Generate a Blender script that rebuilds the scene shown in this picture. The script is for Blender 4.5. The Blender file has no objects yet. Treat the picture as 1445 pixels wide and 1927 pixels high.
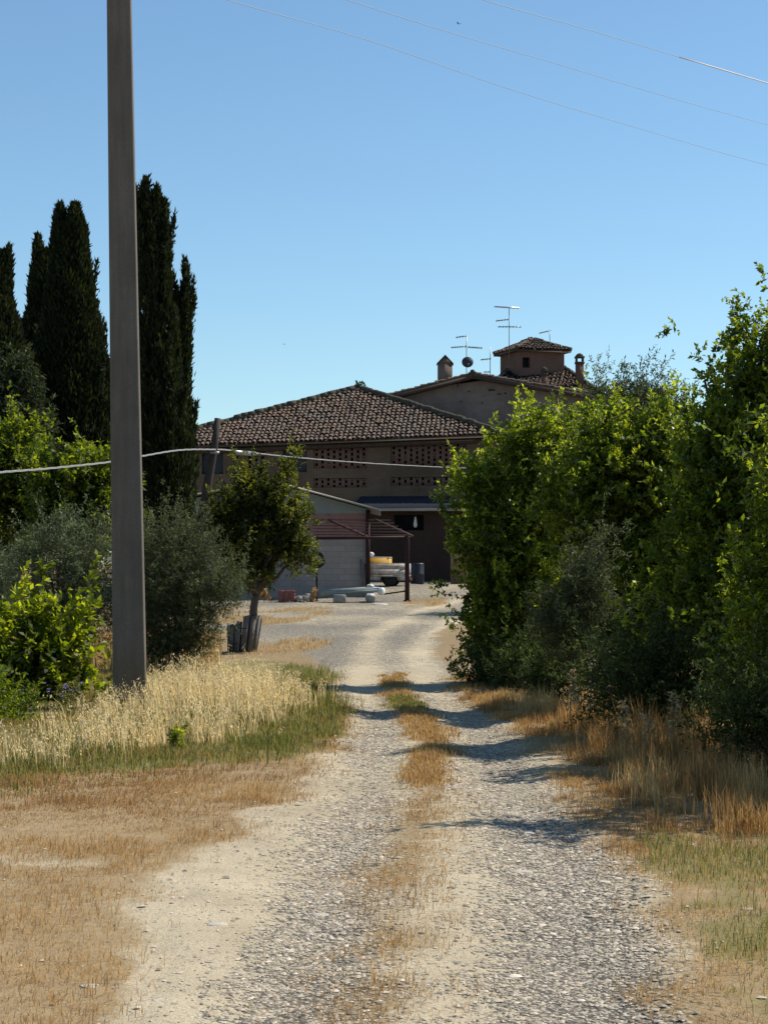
import bpy, math, random
import numpy as np
from mathutils import Vector
# ---------------------------------------------------------------- camera, sky, sun
F, H, VH, UC = 3600.0, 1.75, 1060.0, 722.5      # focal length (px of the 1445x1927 photo), eye height, horizon row
SC = bpy.context.scene
COL = SC.collection
cam = bpy.data.cameras.new('camera')
cam.sensor_width = 36.0
cam.lens = F / 1927.0 * 36.0
cam.shift_y = (VH - 963.5) / 1927.0
cam.clip_start = 0.1
cam.clip_end = 9000
camo = bpy.data.objects.new('camera', cam)
camo.location = (0, 0, H)
camo.rotation_euler = (math.radians(90), 0, 0)
COL.objects.link(camo)
SC.camera = camo
SUN_EL, SUN_AZ = 49.0, 64.0                      # azimuth clockwise from +Y (straight ahead)
w = bpy.data.worlds.new('World')
SC.world = w
w.use_nodes = True
nt = w.node_tree
bg = nt.nodes['Background']
sky = nt.nodes.new('ShaderNodeTexSky')
sky.sky_type = 'NISHITA'
sky.sun_disc = False
sky.sun_elevation = math.radians(SUN_EL)
sky.sun_rotation = math.radians(SUN_AZ)
sky.altitude = 300
sky.air_density = 1.0
sky.dust_density = 0.15
sky.ozone_density = 4.0
hs = nt.nodes.new('ShaderNodeMix'); hs.data_type = 'RGBA'; hs.blend_type = 'MULTIPLY'; hs.inputs[0].default_value = 1.0
hs.inputs[7].default_value = (.92, 1.03, 1.0, 1)
nt.links.new(sky.outputs[0], hs.inputs[6])
nt.links.new(hs.outputs[2], bg.inputs[0])
bg.inputs[1].default_value = 0.114
sl = bpy.data.lights.new('sun', 'SUN')
sl.energy = 5.0
sl.angle = math.radians(0.5)
sl.color = (1.0, 0.93, 0.82)
so = bpy.data.objects.new('sun', sl)
_e, _a = math.radians(SUN_EL), math.radians(SUN_AZ)
SD = Vector((math.cos(_e) * math.sin(_a), math.cos(_e) * math.cos(_a), math.sin(_e)))
so.rotation_euler = SD.to_track_quat('Z', 'Y').to_euler()
so.location = (60, 40, 80)
COL.objects.link(so)
SC.view_settings.view_transform = 'Standard'
SC.view_settings.look = 'None'
SC.view_settings.gamma = 1
SC.view_settings.exposure = 0.25

# ---------------------------------------------------------------- helpers
rng = np.random.default_rng(7)
random.seed(7)
A = np.array

def P(u, v, Y):
    return A([(u - UC) * Y / F, Y, H - (v - VH) * Y / F])

HY = [0, 40, 48, 55, 62, 70, 78, 90, 110, 6000]
HZ = [0, 0, .03, .10, .20, .38, .82, .95, 1.0, 1.0]
def hz(x, y):
    return np.interp(y, HY, HZ)

def gp(u, v):                                    # ground point seen at photo pixel
    ys = np.linspace(4, 130, 6000)
    vv = VH + F * (H - hz(0, ys)) / ys
    i = np.argmax(vv <= v)
    Y = ys[i]
    return A([(u - UC) * Y / F, Y])

def vnoise(x, y, s, seed=0):                     # smooth value noise 0..1
    x = np.asarray(x) * s + seed * 17.3 + 1000
    y = np.asarray(y) * s + seed * 9.1 + 1000
    xi, yi = np.floor(x).astype(np.int64), np.floor(y).astype(np.int64)
    fx, fy = x - xi, y - yi
    fx, fy = fx * fx * (3 - 2 * fx), fy * fy * (3 - 2 * fy)
    def h(a, b):
        n = (a * 374761393 + b * 668265263 + seed * 982451653) & 0x7fffffff
        n = ((n ^ (n >> 13)) * 1274126177) & 0x7fffffff
        return ((n ^ (n >> 16)) & 0xffff) / 65535.0
    return (h(xi, yi) * (1 - fx) + h(xi + 1, yi) * fx) * (1 - fy) + (h(xi, yi + 1) * (1 - fx) + h(xi + 1, yi + 1) * fx) * fy

def inpoly(x, y, poly):
    x, y = np.asarray(x), np.asarray(y)
    r = np.zeros(x.shape, bool)
    n = len(poly)
    for i in range(n):
        x1, y1 = poly[i]
        x2, y2 = poly[(i + 1) % n]
        if y1 == y2:
            continue
        c = ((y1 > y) != (y2 > y)) & (x < (x2 - x1) * (y - y1) / (y2 - y1) + x1)
        r ^= c
    return r

def props(o, label=None, cat=None, group=None, kind=None):
    if label: o['label'] = label
    if cat: o['category'] = cat
    if group: o['group'] = group
    if kind: o['kind'] = kind
    return o

def thing(name, label, cat, loc, group=None):
    o = bpy.data.objects.new(name, None)
    o.empty_display_size = 0.3
    COL.objects.link(o)
    o.location = [float(c) for c in loc]
    return props(o, label, cat, group)

def mesh(name, V, FA, mat, parent=None, smooth=False, attrs=None):
    """V (n,3) world coordinates; FA = array (m,k) or list of such arrays"""
    V = np.asarray(V, dtype=np.float64).reshape(-1, 3).copy()
    if parent is not None:
        q = parent
        off = np.zeros(3)
        while q is not None:
            off += A(q.location)
            q = q.parent
        V -= off
        pivot = np.zeros(3)
    else:
        pivot = A([V[:, 0].mean(), V[:, 1].mean(), V[:, 2].min()]) if len(V) else np.zeros(3)
        V -= pivot
    if isinstance(FA, np.ndarray):
        FA = [FA]
    if len(FA) and not isinstance(FA[0], np.ndarray):
        d = {}
        for f in FA:
            d.setdefault(len(f), []).append(f)
        FA = [A(x) for x in d.values()]
    loops = np.concatenate([f.ravel() for f in FA]).astype(np.int32)
    sizes = np.concatenate([np.full(len(f), f.shape[1]) for f in FA]).astype(np.int32)
    me = bpy.data.meshes.new(name)
    me.vertices.add(len(V))
    me.vertices.foreach_set('co', V.astype(np.float32).ravel())
    me.loops.add(len(loops))
    me.loops.foreach_set('vertex_index', loops)
    me.polygons.add(len(sizes))
    me.polygons.foreach_set('loop_start', np.concatenate([[0], np.cumsum(sizes)[:-1]]).astype(np.int32))
    if smooth:
        me.polygons.foreach_set('use_smooth', np.ones(len(sizes), bool))
    me.update(calc_edges=True)
    if attrs:
        for k, (dom, val) in attrs.items():
            at = me.attributes.new(k, 'FLOAT', dom)
            at.data.foreach_set('value', np.asarray(val, dtype=np.float32).ravel())
    me.materials.append(mat)
    o = bpy.data.objects.new(name, me)
    o.location = pivot
    COL.objects.link(o)
    if parent is not None:
        o.parent = parent
    return o

class MB:
    def __init__(s):
        s.v = []; s.f = []; s.n = 0
    def add(s, V, FF):
        V = np.asarray(V, float).reshape(-1, 3)
        s.f += [tuple(int(i) + s.n for i in f) for f in FF]
        s.v.append(V); s.n += len(V)
        return s
    def box(s, c, size, R=None, bevel=0.0):
        c = A(c, float); h = A(size, float) / 2
        if bevel <= 0:
            V = A([[x, y, z] for z in (-1, 1) for y in (-1, 1) for x in (-1, 1)]) * h
            FF = [(0, 2, 3, 1), (4, 5, 7, 6), (0, 1, 5, 4), (2, 6, 7, 3), (0, 4, 6, 2), (1, 3, 7, 5)]
        else:
            b = bevel; V = []; 
            for sz in (-1, 1):
                for k, (zz, ins) in enumerate(((h[2], b), (h[2] - b, 0)) if sz > 0 else ((h[2] - b, 0), (h[2], b))[::-1]):
                    hx, hy = h[0] - ins, h[1] - ins
                    cx = b if ins == 0 else 0.0
                    ring = [(-hx + cx, -hy), (hx - cx, -hy), (hx, -hy + cx), (hx, hy - cx), (hx - cx, hy), (-hx + cx, hy), (-hx, hy - cx), (-hx, -hy + cx)]
                    V.append([(x, y, sz * zz) for x, y in ring])
            # order rings bottom->top: bottom inset, bottom full, top full, top inset
            r = [V[0], V[1], V[3], V[2]] if True else V
            V = A(r).reshape(-1, 3); FF = []
            for k in range(3):
                for i in range(8):
                    j = (i + 1) % 8
                    FF.append((k * 8 + i, k * 8 + j, k * 8 + 8 + j, k * 8 + 8 + i))
            FF += [tuple(range(7, -1, -1)), tuple(range(24, 32))]
        if R is not None:
            V = V @ A(R).T
        return s.add(V + c, FF)
    def tube(s, pts, rad, seg=8, cap=True):
        pts = A(pts, float); n = len(pts)
        rad = np.full(n, rad) if np.isscalar(rad) else A(rad, float)
        T = np.gradient(pts, axis=0)
        T /= np.linalg.norm(T, axis=1)[:, None] + 1e-9
        V = []
        up = A([0, 0, 1.0]) if abs(T[0][2]) < .9 else A([1.0, 0, 0])
        for i in range(n):
            a = np.cross(T[i], up); a /= np.linalg.norm(a) + 1e-9
            b = np.cross(a, T[i]); up = b
            th = np.arange(seg) * 2 * math.pi / seg
            V.append(pts[i] + rad[i] * (np.cos(th)[:, None] * a + np.sin(th)[:, None] * b))
        FF = []
        for i in range(n - 1):
            for k in range(seg):
                l = (k + 1) % seg
                FF.append((i * seg + k, i * seg + l, i * seg + seg + l, i * seg + seg + k))
        if cap:
            FF += [tuple(range(seg - 1, -1, -1)), tuple(range((n - 1) * seg, n * seg))]
        return s.add(np.concatenate(V), FF)
    def lathe(s, c, prof, seg=16, R=None):
        V = []
        th = np.arange(seg) * 2 * math.pi / seg
        for r, z in prof:
            V.append(np.stack([r * np.cos(th), r * np.sin(th), np.full(seg, z)], 1))
        V = np.concatenate(V)
        if R is not None: V = V @ A(R).T
        n = len(prof); FF = []
        for i in range(n - 1):
            for k in range(seg):
                l = (k + 1) % seg
                FF.append((i * seg + k, i * seg + l, i * seg + seg + l, i * seg + seg + k))
        FF += [tuple(range(seg - 1, -1, -1)), tuple(range((n - 1) * seg, n * seg))]
        return s.add(V + A(c, float), FF)
    def quad(s, a, b, c, d):
        return s.add([a, b, c, d], [(0, 1, 2, 3)])
    def prism(s, bot, top):                       # two matching rings
        n = len(bot)
        FF = [(i, (i + 1) % n, n + (i + 1) % n, n + i) for i in range(n)]
        FF += [tuple(range(n - 1, -1, -1)), tuple(range(n, 2 * n))]
        return s.add(list(bot) + list(top), FF)
    def build(s, name, mat, parent=None, smooth=False):
        return mesh(name, np.concatenate(s.v), s.f, mat, parent, smooth)

def rotz(a):
    c, s_ = math.cos(a), math.sin(a)
    return A([[c, -s_, 0], [s_, c, 0], [0, 0, 1.0]])

# ---------------------------------------------------------------- materials
class NT:
    def __init__(s, name):
        s.m = bpy.data.materials.new(name); s.m.use_nodes = True
        s.t = s.m.node_tree; s.t.nodes.clear()
        s.out = s.t.nodes.new('ShaderNodeOutputMaterial')
    def n(s, typ, **kw):
        x = s.t.nodes.new(typ)
        for k, v in kw.items():
            if k == 'inp':
                for a, b in v.items():
                    if isinstance(b, bpy.types.NodeSocket): s.t.links.new(b, x.inputs[a])
                    else: x.inputs[a].default_value = b
            else: setattr(x, k, v)
        return x
    def pos(s):
        return s.n('ShaderNodeNewGeometry').outputs['Position']
    def noise(s, scale, detail=4, rough=.6, vec=None):
        return s.n('ShaderNodeTexNoise', inp={'Vector': vec or s.pos(), 'Scale': scale, 'Detail': detail, 'Roughness': rough}).outputs[0]
    def ramp(s, fac, stops):
        r = s.n('ShaderNodeValToRGB', inp={'Fac': fac})
        e = r.color_ramp.elements
        while len(e) < len(stops): e.new(0.5)
        for i, (p, c) in enumerate(stops):
            e[i].position = p; e[i].color = (*c, 1) if len(c) == 3 else c
        return r.outputs[0]
    def mix(s, f, a, b, blend='MIX'):
        m = s.n('ShaderNodeMix', data_type='RGBA', blend_type=blend)
        for sock, v in ((m.inputs[0], f), (m.inputs[6], a), (m.inputs[7], b)):
            if isinstance(v, bpy.types.NodeSocket): s.t.links.new(v, sock)
            else: sock.default_value = (*v, 1) if isinstance(v, tuple) and len(v) == 3 else v
        return m.outputs[2]
    def math(s, op, a, b=0.0, c=0.0):
        m = s.n('ShaderNodeMath', operation=op, inp={0: a, 1: b, 2: c}); return m.outputs[0]
    def attr(s, name):
        return s.n('ShaderNodeAttribute', attribute_name=name).outputs['Fac']
    def bump(s, h, strength=.5, dist=.02):
        return s.n('ShaderNodeBump', inp={'Height': h, 'Strength': strength, 'Distance': dist}).outputs[0]
    def bsdf(s, col, rough=.8, normal=None, metal=0, spec=.3):
        b = s.n('ShaderNodeBsdfPrincipled')
        if isinstance(col, tuple): b.inputs['Base Color'].default_value = (*col, 1)
        else: s.t.links.new(col, b.inputs['Base Color'])
        if isinstance(rough, (int, float)): b.inputs['Roughness'].default_value = rough
        else: s.t.links.new(rough, b.inputs['Roughness'])
        b.inputs['Metallic'].default_value = metal
        b.inputs['Specular IOR Level'].default_value = spec
        if normal: s.t.links.new(normal, b.inputs['Normal'])
        return b.outputs[0]
    def done(s, sh):
        s.t.links.new(sh, s.out.inputs[0]); return s.m

def m_plain(name, c1, c2, scale=3, rough=.8, metal=0, bump=.3, fine=40, spec=.3, dist=.01):
    t = NT(name)
    n1 = t.noise(scale, 6, .65)
    n2 = t.noise(fine, 3)
    c = t.mix(t.ramp(n1, [(.3, (0, 0, 0)), (.7, (1, 1, 1))]), c1, c2)
    c = t.mix(t.math('MULTIPLY', n2, .5), c, tuple(x * .55 for x in c1))
    return t.done(t.bsdf(c, rough, t.bump(n2, bump, dist), metal, spec))

def m_leaf(name, dark, mid, light, trans=.35, rough=.5, spec=.35, tcol=None):
    t = NT(name)
    r = t.attr('rnd')
    c = t.ramp(r, [(0, dark), (.55, mid), (1, light)])
    b = t.bsdf(c, rough, None, 0, spec)
    tc = t.mix(1.0, c, tcol or (3.6, 3.5, .8), 'MULTIPLY')
    tr = t.n('ShaderNodeBsdfTranslucent', inp={'Color': tc}).outputs[0]
    mx = t.n('ShaderNodeMixShader', inp={0: trans}); t.t.links.new(b, mx.inputs[1]); t.t.links.new(tr, mx.inputs[2])
    return t.done(mx.outputs[0])

M = {}
M['elm'] = m_leaf('elm_leaves', (.025, .04, .008), (.088, .118, .018), (.225, .255, .045), .46, .38)
M['fig'] = m_leaf('broad_leaves', (.025, .04, .006), (.085, .11, .012), (.19, .21, .022), .5)
M['walnut'] = m_leaf('walnut_leaves', (.019, .034, .007), (.06, .085, .012), (.15, .17, .02), .46)
M['oak'] = m_leaf('caged_tree_leaves', (.013, .02, .006), (.042, .052, .011), (.13, .135, .022), .44)
M['olive'] = m_leaf('olive_leaves', (.06, .07, .036), (.115, .13, .068), (.26, .285, .16), .27, .55, .3, (1.1, 1.3, .8))
M['olive_dark'] = m_leaf('dark_olive_leaves', (.045, .053, .026), (.09, .10, .048), (.21, .225, .115), .28, .65, .22, (1.1, 1.3, .8))
M['cypress'] = m_leaf('cypress_sprays', (.009, .014, .006), (.018, .026, .010), (.045, .055, .02), .12, .7, .15)
M['conifer'] = m_leaf('grey_conifer_sprays', (.025, .035, .022), (.04, .055, .03), (.075, .09, .05), .1, .7, .15)
M['under'] = m_leaf('undergrowth_leaves', (.03, .042, .016), (.06, .08, .028), (.14, .16, .07), .34, .75, .12, (1.6, 1.7, .8))
M['dry'] = m_leaf('dry_grass', (.23, .13, .055), (.43, .275, .12), (.64, .49, .26), .42, .7, .1, (1.3, 1.15, .8))
M['oat'] = m_leaf('wild_oats', (.42, .33, .17), (.70, .58, .35), (.90, .81, .58), .46, .6, .15, (1.4, 1.25, .9))
M['green'] = m_leaf('green_grass', (.06, .08, .02), (.15, .165, .045), (.36, .34, .14), .42, .6, .15, (1.5, 1.35, .8))
M['stalk'] = m_leaf('dry_stalk', (.20, .16, .09), (.36, .30, .19), (.56, .48, .34), .3, .9, .05, (1.2, 1.1, .8))
M['bark'] = m_plain('bark', (.075, .058, .042), (.14, .115, .09), 9, .9, 0, .8, 60)
M['wood_grey'] = m_plain('weathered_wood', (.10, .085, .075), (.20, .18, .16), 5, .9, 0, .7, 50)
M['wood_pole'] = m_plain('tarred_wood', (.032, .026, .02), (.06, .05, .04), 4, .85, 0, .5, 50)
M['rust'] = m_plain('rusty_red_steel', (.022, .006, .006), (.045, .011, .010), 6, .7, .0, .3, 60)
M['rust_lit'] = m_plain('sunlit_red_steel', (.08, .03, .025), (.12, .055, .045), 6, .6, .0, .3, 60)  # lighter copy of the rusty steel, sunlight put into its colour
M['black'] = m_plain('black_rubber', (.012, .012, .012), (.03, .03, .03), 6, .7, 0, .2)
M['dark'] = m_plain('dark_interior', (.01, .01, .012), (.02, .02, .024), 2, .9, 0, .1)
M['white_paint'] = m_plain('dirty_white_paint', (.26, .21, .18), (.66, .63, .60), 4, .5, 0, .1, 30)
M['white_sack'] = m_plain('white_sacking', (.72, .72, .70), (.85, .85, .83), 8, .8, 0, .4, 60)
M['yellow'] = m_plain('yellow_sheet', (.50, .27, .03), (.66, .40, .06), 5, .6, 0, .3)
M['grey_metal'] = m_plain('grey_metal', (.22, .22, .22), (.34, .34, .34), 8, .4, .6, .1)
M['alu'] = m_plain('bright_aluminium', (.7, .7, .7), (.85, .85, .85), 8, .28, .9, .05)
M['red_plastic'] = m_plain('faded_red_brick', (.22, .07, .05), (.32, .12, .09), 9, .8, 0, .4)
M['pot'] = m_plain('grey_pot', (.22, .22, .20), (.32, .32, .29), 9, .8, 0, .4)
M['rubble'] = m_plain('pale_rubble', (.35, .28, .22), (.55, .48, .40), 12, .9, 0, .6)
M['green_grey'] = m_plain('grey_green_sheet', (.18, .21, .20), (.30, .34, .33), 3, .6, 0, .2)
M['blue_shutter'] = m_plain('blue_grey_shutter', (.025, .03, .042), (.04, .046, .06), 3, .6, 0, .1)
M['glass'] = m_plain('dark_glass', (.01, .01, .012), (.02, .02, .02), 3, .15, 0, .0, spec=.5)
M['blue_barrel'] = m_plain('blue_plastic', (.016, .02, .03), (.03, .035, .05), 3, .5, 0, .1)
M['lamp_red'] = m_plain('red_lamp', (.4, .03, .02), (.45, .05, .03), 3, .3, 0, .0)
M['bird'] = m_plain('dark_feathers', (.02, .02, .025), (.04, .04, .045), 20, .7)
M['purple'] = m_leaf('purple_petals', (.16, .13, .32), (.25, .2, .45), (.4, .35, .6), .2, .6, .2, (1, 1, 1.2))

def m_concrete_pole():
    t = NT('pole_concrete')
    p = t.pos()
    mp = t.n('ShaderNodeMapping', inp={'Vector': p, 'Scale': (14, 14, 1.2)}).outputs[0]
    n1 = t.noise(1, 5, .6, mp); n2 = t.noise(70, 4, .7); n3 = t.noise(1.1, 4)
    c = t.mix(t.ramp(n1, [(.35, (0, 0, 0)), (.7, (1, 1, 1))]), (.14, .12, .10), (.195, .168, .14))
    c = t.mix(t.ramp(n3, [(.45, (0, 0, 0)), (.75, (.7, .7, .7))]), c, (.10, .085, .07))
    c = t.mix(t.ramp(n2, [(.35, (.55, .55, .55)), (.6, (0, 0, 0))]), c, (.10, .088, .075))
    return t.done(t.bsdf(c, .9, t.bump(n2, .5, .01), 0, .2))
M['pole'] = m_concrete_pole()

def m_wall(name, base, alt, mortar, bw=.26, bh=.075, ms=.02, contrast=.5, soot=(.06, .055, .05), rot=0.0):
    t = NT(name)
    p = t.pos()
    sx = t.n('ShaderNodeSeparateXYZ', inp={0: p})
    xx = t.math('ADD', sx.outputs[0], t.math('MULTIPLY', sx.outputs[1], .6))
    cv = t.n('ShaderNodeCombineXYZ', inp={0: xx, 1: sx.outputs[2], 2: 0.0}).outputs[0]
    br = t.n('ShaderNodeTexBrick', inp={'Vector': cv, 'Color1': (*base, 1), 'Color2': (*alt, 1), 'Mortar': (*mortar, 1), 'Scale': 1.0, 'Mortar Size': ms, 'Brick Width': bw, 'Row Height': bh})
    n1 = t.noise(.55, 6, .65); n2 = t.noise(5, 6, .7); n3 = t.noise(30, 3)
    avg = tuple((a + b) / 2 for a, b in zip(base, alt))
    c = t.mix(contrast, avg, br.outputs[0])
    c = t.mix(t.ramp(n1, [(.4, (0, 0, 0)), (.7, (.7, .7, .7))]), c, soot)
    c = t.mix(t.ramp(n2, [(.5, (0, 0, 0)), (.75, (.6, .6, .6))]), c, alt)
    bm = t.math('ADD', t.math('MULTIPLY', br.outputs[1], -.5), n3)
    return t.done(t.bsdf(c, .92, t.bump(bm, .5, .02), 0, .15))
M['barn_wall'] = m_wall('barn_brick', (.125, .08, .05), (.165, .11, .07), (.15, .11, .08), contrast=.8, soot=(.06, .04, .028))
M['lattice'] = m_wall('lattice_brick', (.15, .085, .06), (.19, .11, .08), (.16, .11, .085), contrast=.8, soot=(.12, .07, .06))
M['stone_wall'] = m_wall('gable_stone', (.16, .13, .115), (.215, .18, .155), (.20, .165, .145), bw=.4, bh=.2, ms=.03, contrast=.6, soot=(.085, .07, .068))
M['chimney'] = m_wall('chimney_brick', (.15, .10, .08), (.20, .14, .11), (.19, .16, .13), contrast=.8, soot=(.05, .04, .04))
M['tower'] = m_wall('tower_brick', (.14, .07, .05), (.18, .095, .07), (.17, .12, .095), contrast=.8, soot=(.075, .042, .035))
M['cinder'] = m_wall('cinder_block', (.27, .235, .215), (.34, .30, .27), (.16, .145, .135), bw=.5, bh=.22, ms=.012, contrast=.5, soot=(.20, .175, .17))
M['plaster'] = m_plain('green_grey_plaster', (.19, .215, .21), (.25, .275, .265), .8, .9, 0, .2, 12)
M['redband'] = m_wall('hollow_brick', (.22, .11, .10), (.27, .15, .13), (.24, .17, .15), bw=.3, bh=.25, contrast=.8, soot=(.15, .09, .09))
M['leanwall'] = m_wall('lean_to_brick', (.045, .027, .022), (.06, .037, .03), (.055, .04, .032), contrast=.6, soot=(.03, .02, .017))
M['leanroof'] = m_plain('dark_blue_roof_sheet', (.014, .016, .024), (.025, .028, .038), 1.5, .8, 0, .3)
M['ochre_wall'] = m_plain('ochre_wall', (.30, .18, .10), (.38, .25, .15), 2, .9, 0, .2)

def m_tile():
    t = NT('roof_tiles')
    r = t.attr('rnd')
    c = t.ramp(r, [(0, (.09, .07, .055)), (.25, (.125, .09, .068)), (.5, (.155, .108, .08)), (.8, (.19, .122, .09)), (1, (.25, .20, .155))])
    n1 = t.noise(.7, 5, .6); n2 = t.noise(9, 4, .7)
    c = t.mix(t.ramp(n1, [(.45, (0, 0, 0)), (.65, (.7, .7, .7))]), c, (.145, .125, .105))
    c = t.mix(t.ramp(n2, [(.52, (0, 0, 0)), (.7, (.6, .6, .6))]), c, (.11, .10, .08))
    return t.done(t.bsdf(c, .9, t.bump(n2, .4, .02), 0, .15))
M['tile'] = m_tile()
M['tile_ridge'] = m_plain('mossy_ridge_tiles', (.05, .05, .03), (.10, .08, .06), 4, .95, 0, .5)
M['eave'] = m_plain('dark_eave_wood', (.05, .035, .028), (.09, .06, .05), 4, .9)
M['corr'] = m_plain('corrugated_sheet', (.30, .27, .22), (.42, .39, .33), 2, .7, 0, .2)

# ---------------------------------------------------------------- road and ground zones
def curve_px(pts):
    g = A([gp(u, v) for u, v in pts])
    o = np.argsort(g[:, 1])
    g = g[o]
    return lambda y, g=g: np.interp(y, g[:, 1], g[:, 0])
XL = curve_px([(110, 1990), (170, 1927), (275, 1750), (350, 1660), (415, 1600), (470, 1550), (530, 1500), (585, 1455), (625, 1405), (640, 1360), (628, 1300), (600, 1255), (560, 1225), (455, 1195), (330, 1165), (200, 1140), (150, 1110)])
XR = curve_px([(1380, 1990), (1335, 1927), (1265, 1760), (1210, 1640), (1160, 1570), (1090, 1500), (1040, 1450), (995, 1390), (945, 1352), (870, 1308), (845, 1260), (815, 1220), (830, 1185), (880, 1165), (1100, 1140), (1200, 1110)])
CS = curve_px([(700, 1990), (705, 1900), (735, 1700), (765, 1600), (800, 1480), (815, 1400), (790, 1350), (755, 1310), (740, 1285), (745, 1240), (760, 1150), (790, 1100)])
TL = curve_px([(540, 1990), (560, 1927), (610, 1720), (640, 1620), (690, 1480), (705, 1400), (712, 1340), (690, 1280), (685, 1230), (705, 1190), (790, 1150), (880, 1122), (960, 1105)])
TR = curve_px([(1150, 1990), (1130, 1927), (1070, 1720), (1050, 1620), (960, 1480), (915, 1400), (880, 1340), (800, 1280), (785, 1230), (805, 1195), (865, 1165), (930, 1145), (1040, 1120)])

def sstep(x, a, b):
    t = np.clip((x - a) / (b - a), 0, 1); return t * t * (3 - 2 * t)

def edge_noise(x, y):
    return (vnoise(x, y, 1.1, 3) - .5) * .5 + (vnoise(x, y, 3.7, 4) - .5) * .3

def poly_px(pts):
    return [tuple(gp(u, v)) for u, v in pts]
GREENPATCH = poly_px([(-400, 1500), (0, 1470), (250, 1460), (450, 1440), (600, 1420), (648, 1380), (655, 1330), (620, 1270), (540, 1245), (-400, 1250)])
YARDGRASS = [poly_px([(485, 1180), (560, 1172), (640, 1150), (560, 1140), (490, 1140), (380, 1150), (300, 1170)]),
             poly_px([(490, 1232), (620, 1222), (625, 1205), (560, 1202), (500, 1215), (430, 1240)]),
             poly_px([(760, 1142), (840, 1140), (838, 1124), (765, 1126)])]
RIGHTGREEN = poly_px([(1170, 1580), (1300, 1572), (1600, 1565), (1900, 1700), (2100, 2000), (1420, 2000), (1370, 1900), (1290, 1760), (1225, 1650)])

def zones(x, y):
    e = edge_noise(x, y)
    inroad = sstep(x - XL(y) + e * .8, -.25, .35) * sstep(XR(y) - x + e * .8, -.25, .35)
    cs = np.exp(-((x - CS(y) + e * .2) / np.where(y < 14, .30, .2)) ** 2) * (.55 + .45 * sstep(vnoise(x, y, 1.6, 9), .2, .6))
    cs = cs * (1 - sstep(y, 24, 30))
    gw = .30 + .1 * vnoise(x, y, .6, 12)
    gl = np.exp(-((x - TL(y)) / gw) ** 2); gr = np.exp(-((x - TR(y)) / (gw + .08)) ** 2)
    gravel = np.clip(np.maximum(gl * (.35 + .9 * vnoise(x, y, .5, 5)), gr * (.6 + .6 * vnoise(x, y, .5, 6))), 0, 1)
    far = sstep(y, 19, 27)
    gravel = gravel * (1 - .35 * sstep(y, 10, 15))
    gravel = gravel * (1 - far) + far * np.clip(.66 + .5 * (vnoise(x, y * .5, .6, 8) - .5) - .5 * np.exp(-((x - TL(y)) / .35) ** 2) - .5 * np.exp(-((x - TR(y)) / .35) ** 2), 0, 1)
    sandy = (1 - sstep(y, 10.8, 12.2)) * sstep(y, 9.2, 10.2) * (x < 0) * (1 - sstep(vnoise(x, y, .75, 71) * .6 + vnoise(x, y, 2.6, 72) * .4, .38, .66)) * .6
    dry = np.clip((1 - inroad) * (1 - sandy) + cs * np.where(y < 14, .68, .78), 0, 1)
    green = np.where(inpoly(x + e * .5, y + e * 2, GREENPATCH), 1.0, 0.0) * .8
    green = np.maximum(green, np.where(inpoly(x + e * .6, y + e, RIGHTGREEN), .95 * sstep(vnoise(x, y, 1.3, 14) * .5 + vnoise(x, y, 4.2, 85) * .5, .12, .5), 0))
    yg = np.zeros_like(x)
    for q in YARDGRASS:
        yg = np.maximum(yg, np.where(inpoly(x + e, y + e * 5, q), .85, 0))
    dry = np.maximum(dry, yg * sstep(vnoise(x, y, .8, 21), .15, .5))
    return dict(inroad=inroad, dry=dry, green=np.clip(green * (1 - inroad), 0, 1), gravel=np.clip(gravel, 0, 1))

def relief(x, y):
    z = hz(x, y) + (vnoise(x, y, .9, 31) - .5) * .05 + (vnoise(x, y, 4, 32) - .5) * .018
    inr = sstep(x - XL(y), -.2, .3) * sstep(XR(y) - x, -.2, .3) * (1 - sstep(y, 25, 32))
    z = z - inr * (.045 * np.exp(-((x - TL(y)) / .28) ** 2) + .045 * np.exp(-((x - TR(y)) / .3) ** 2))
    return z

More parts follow.
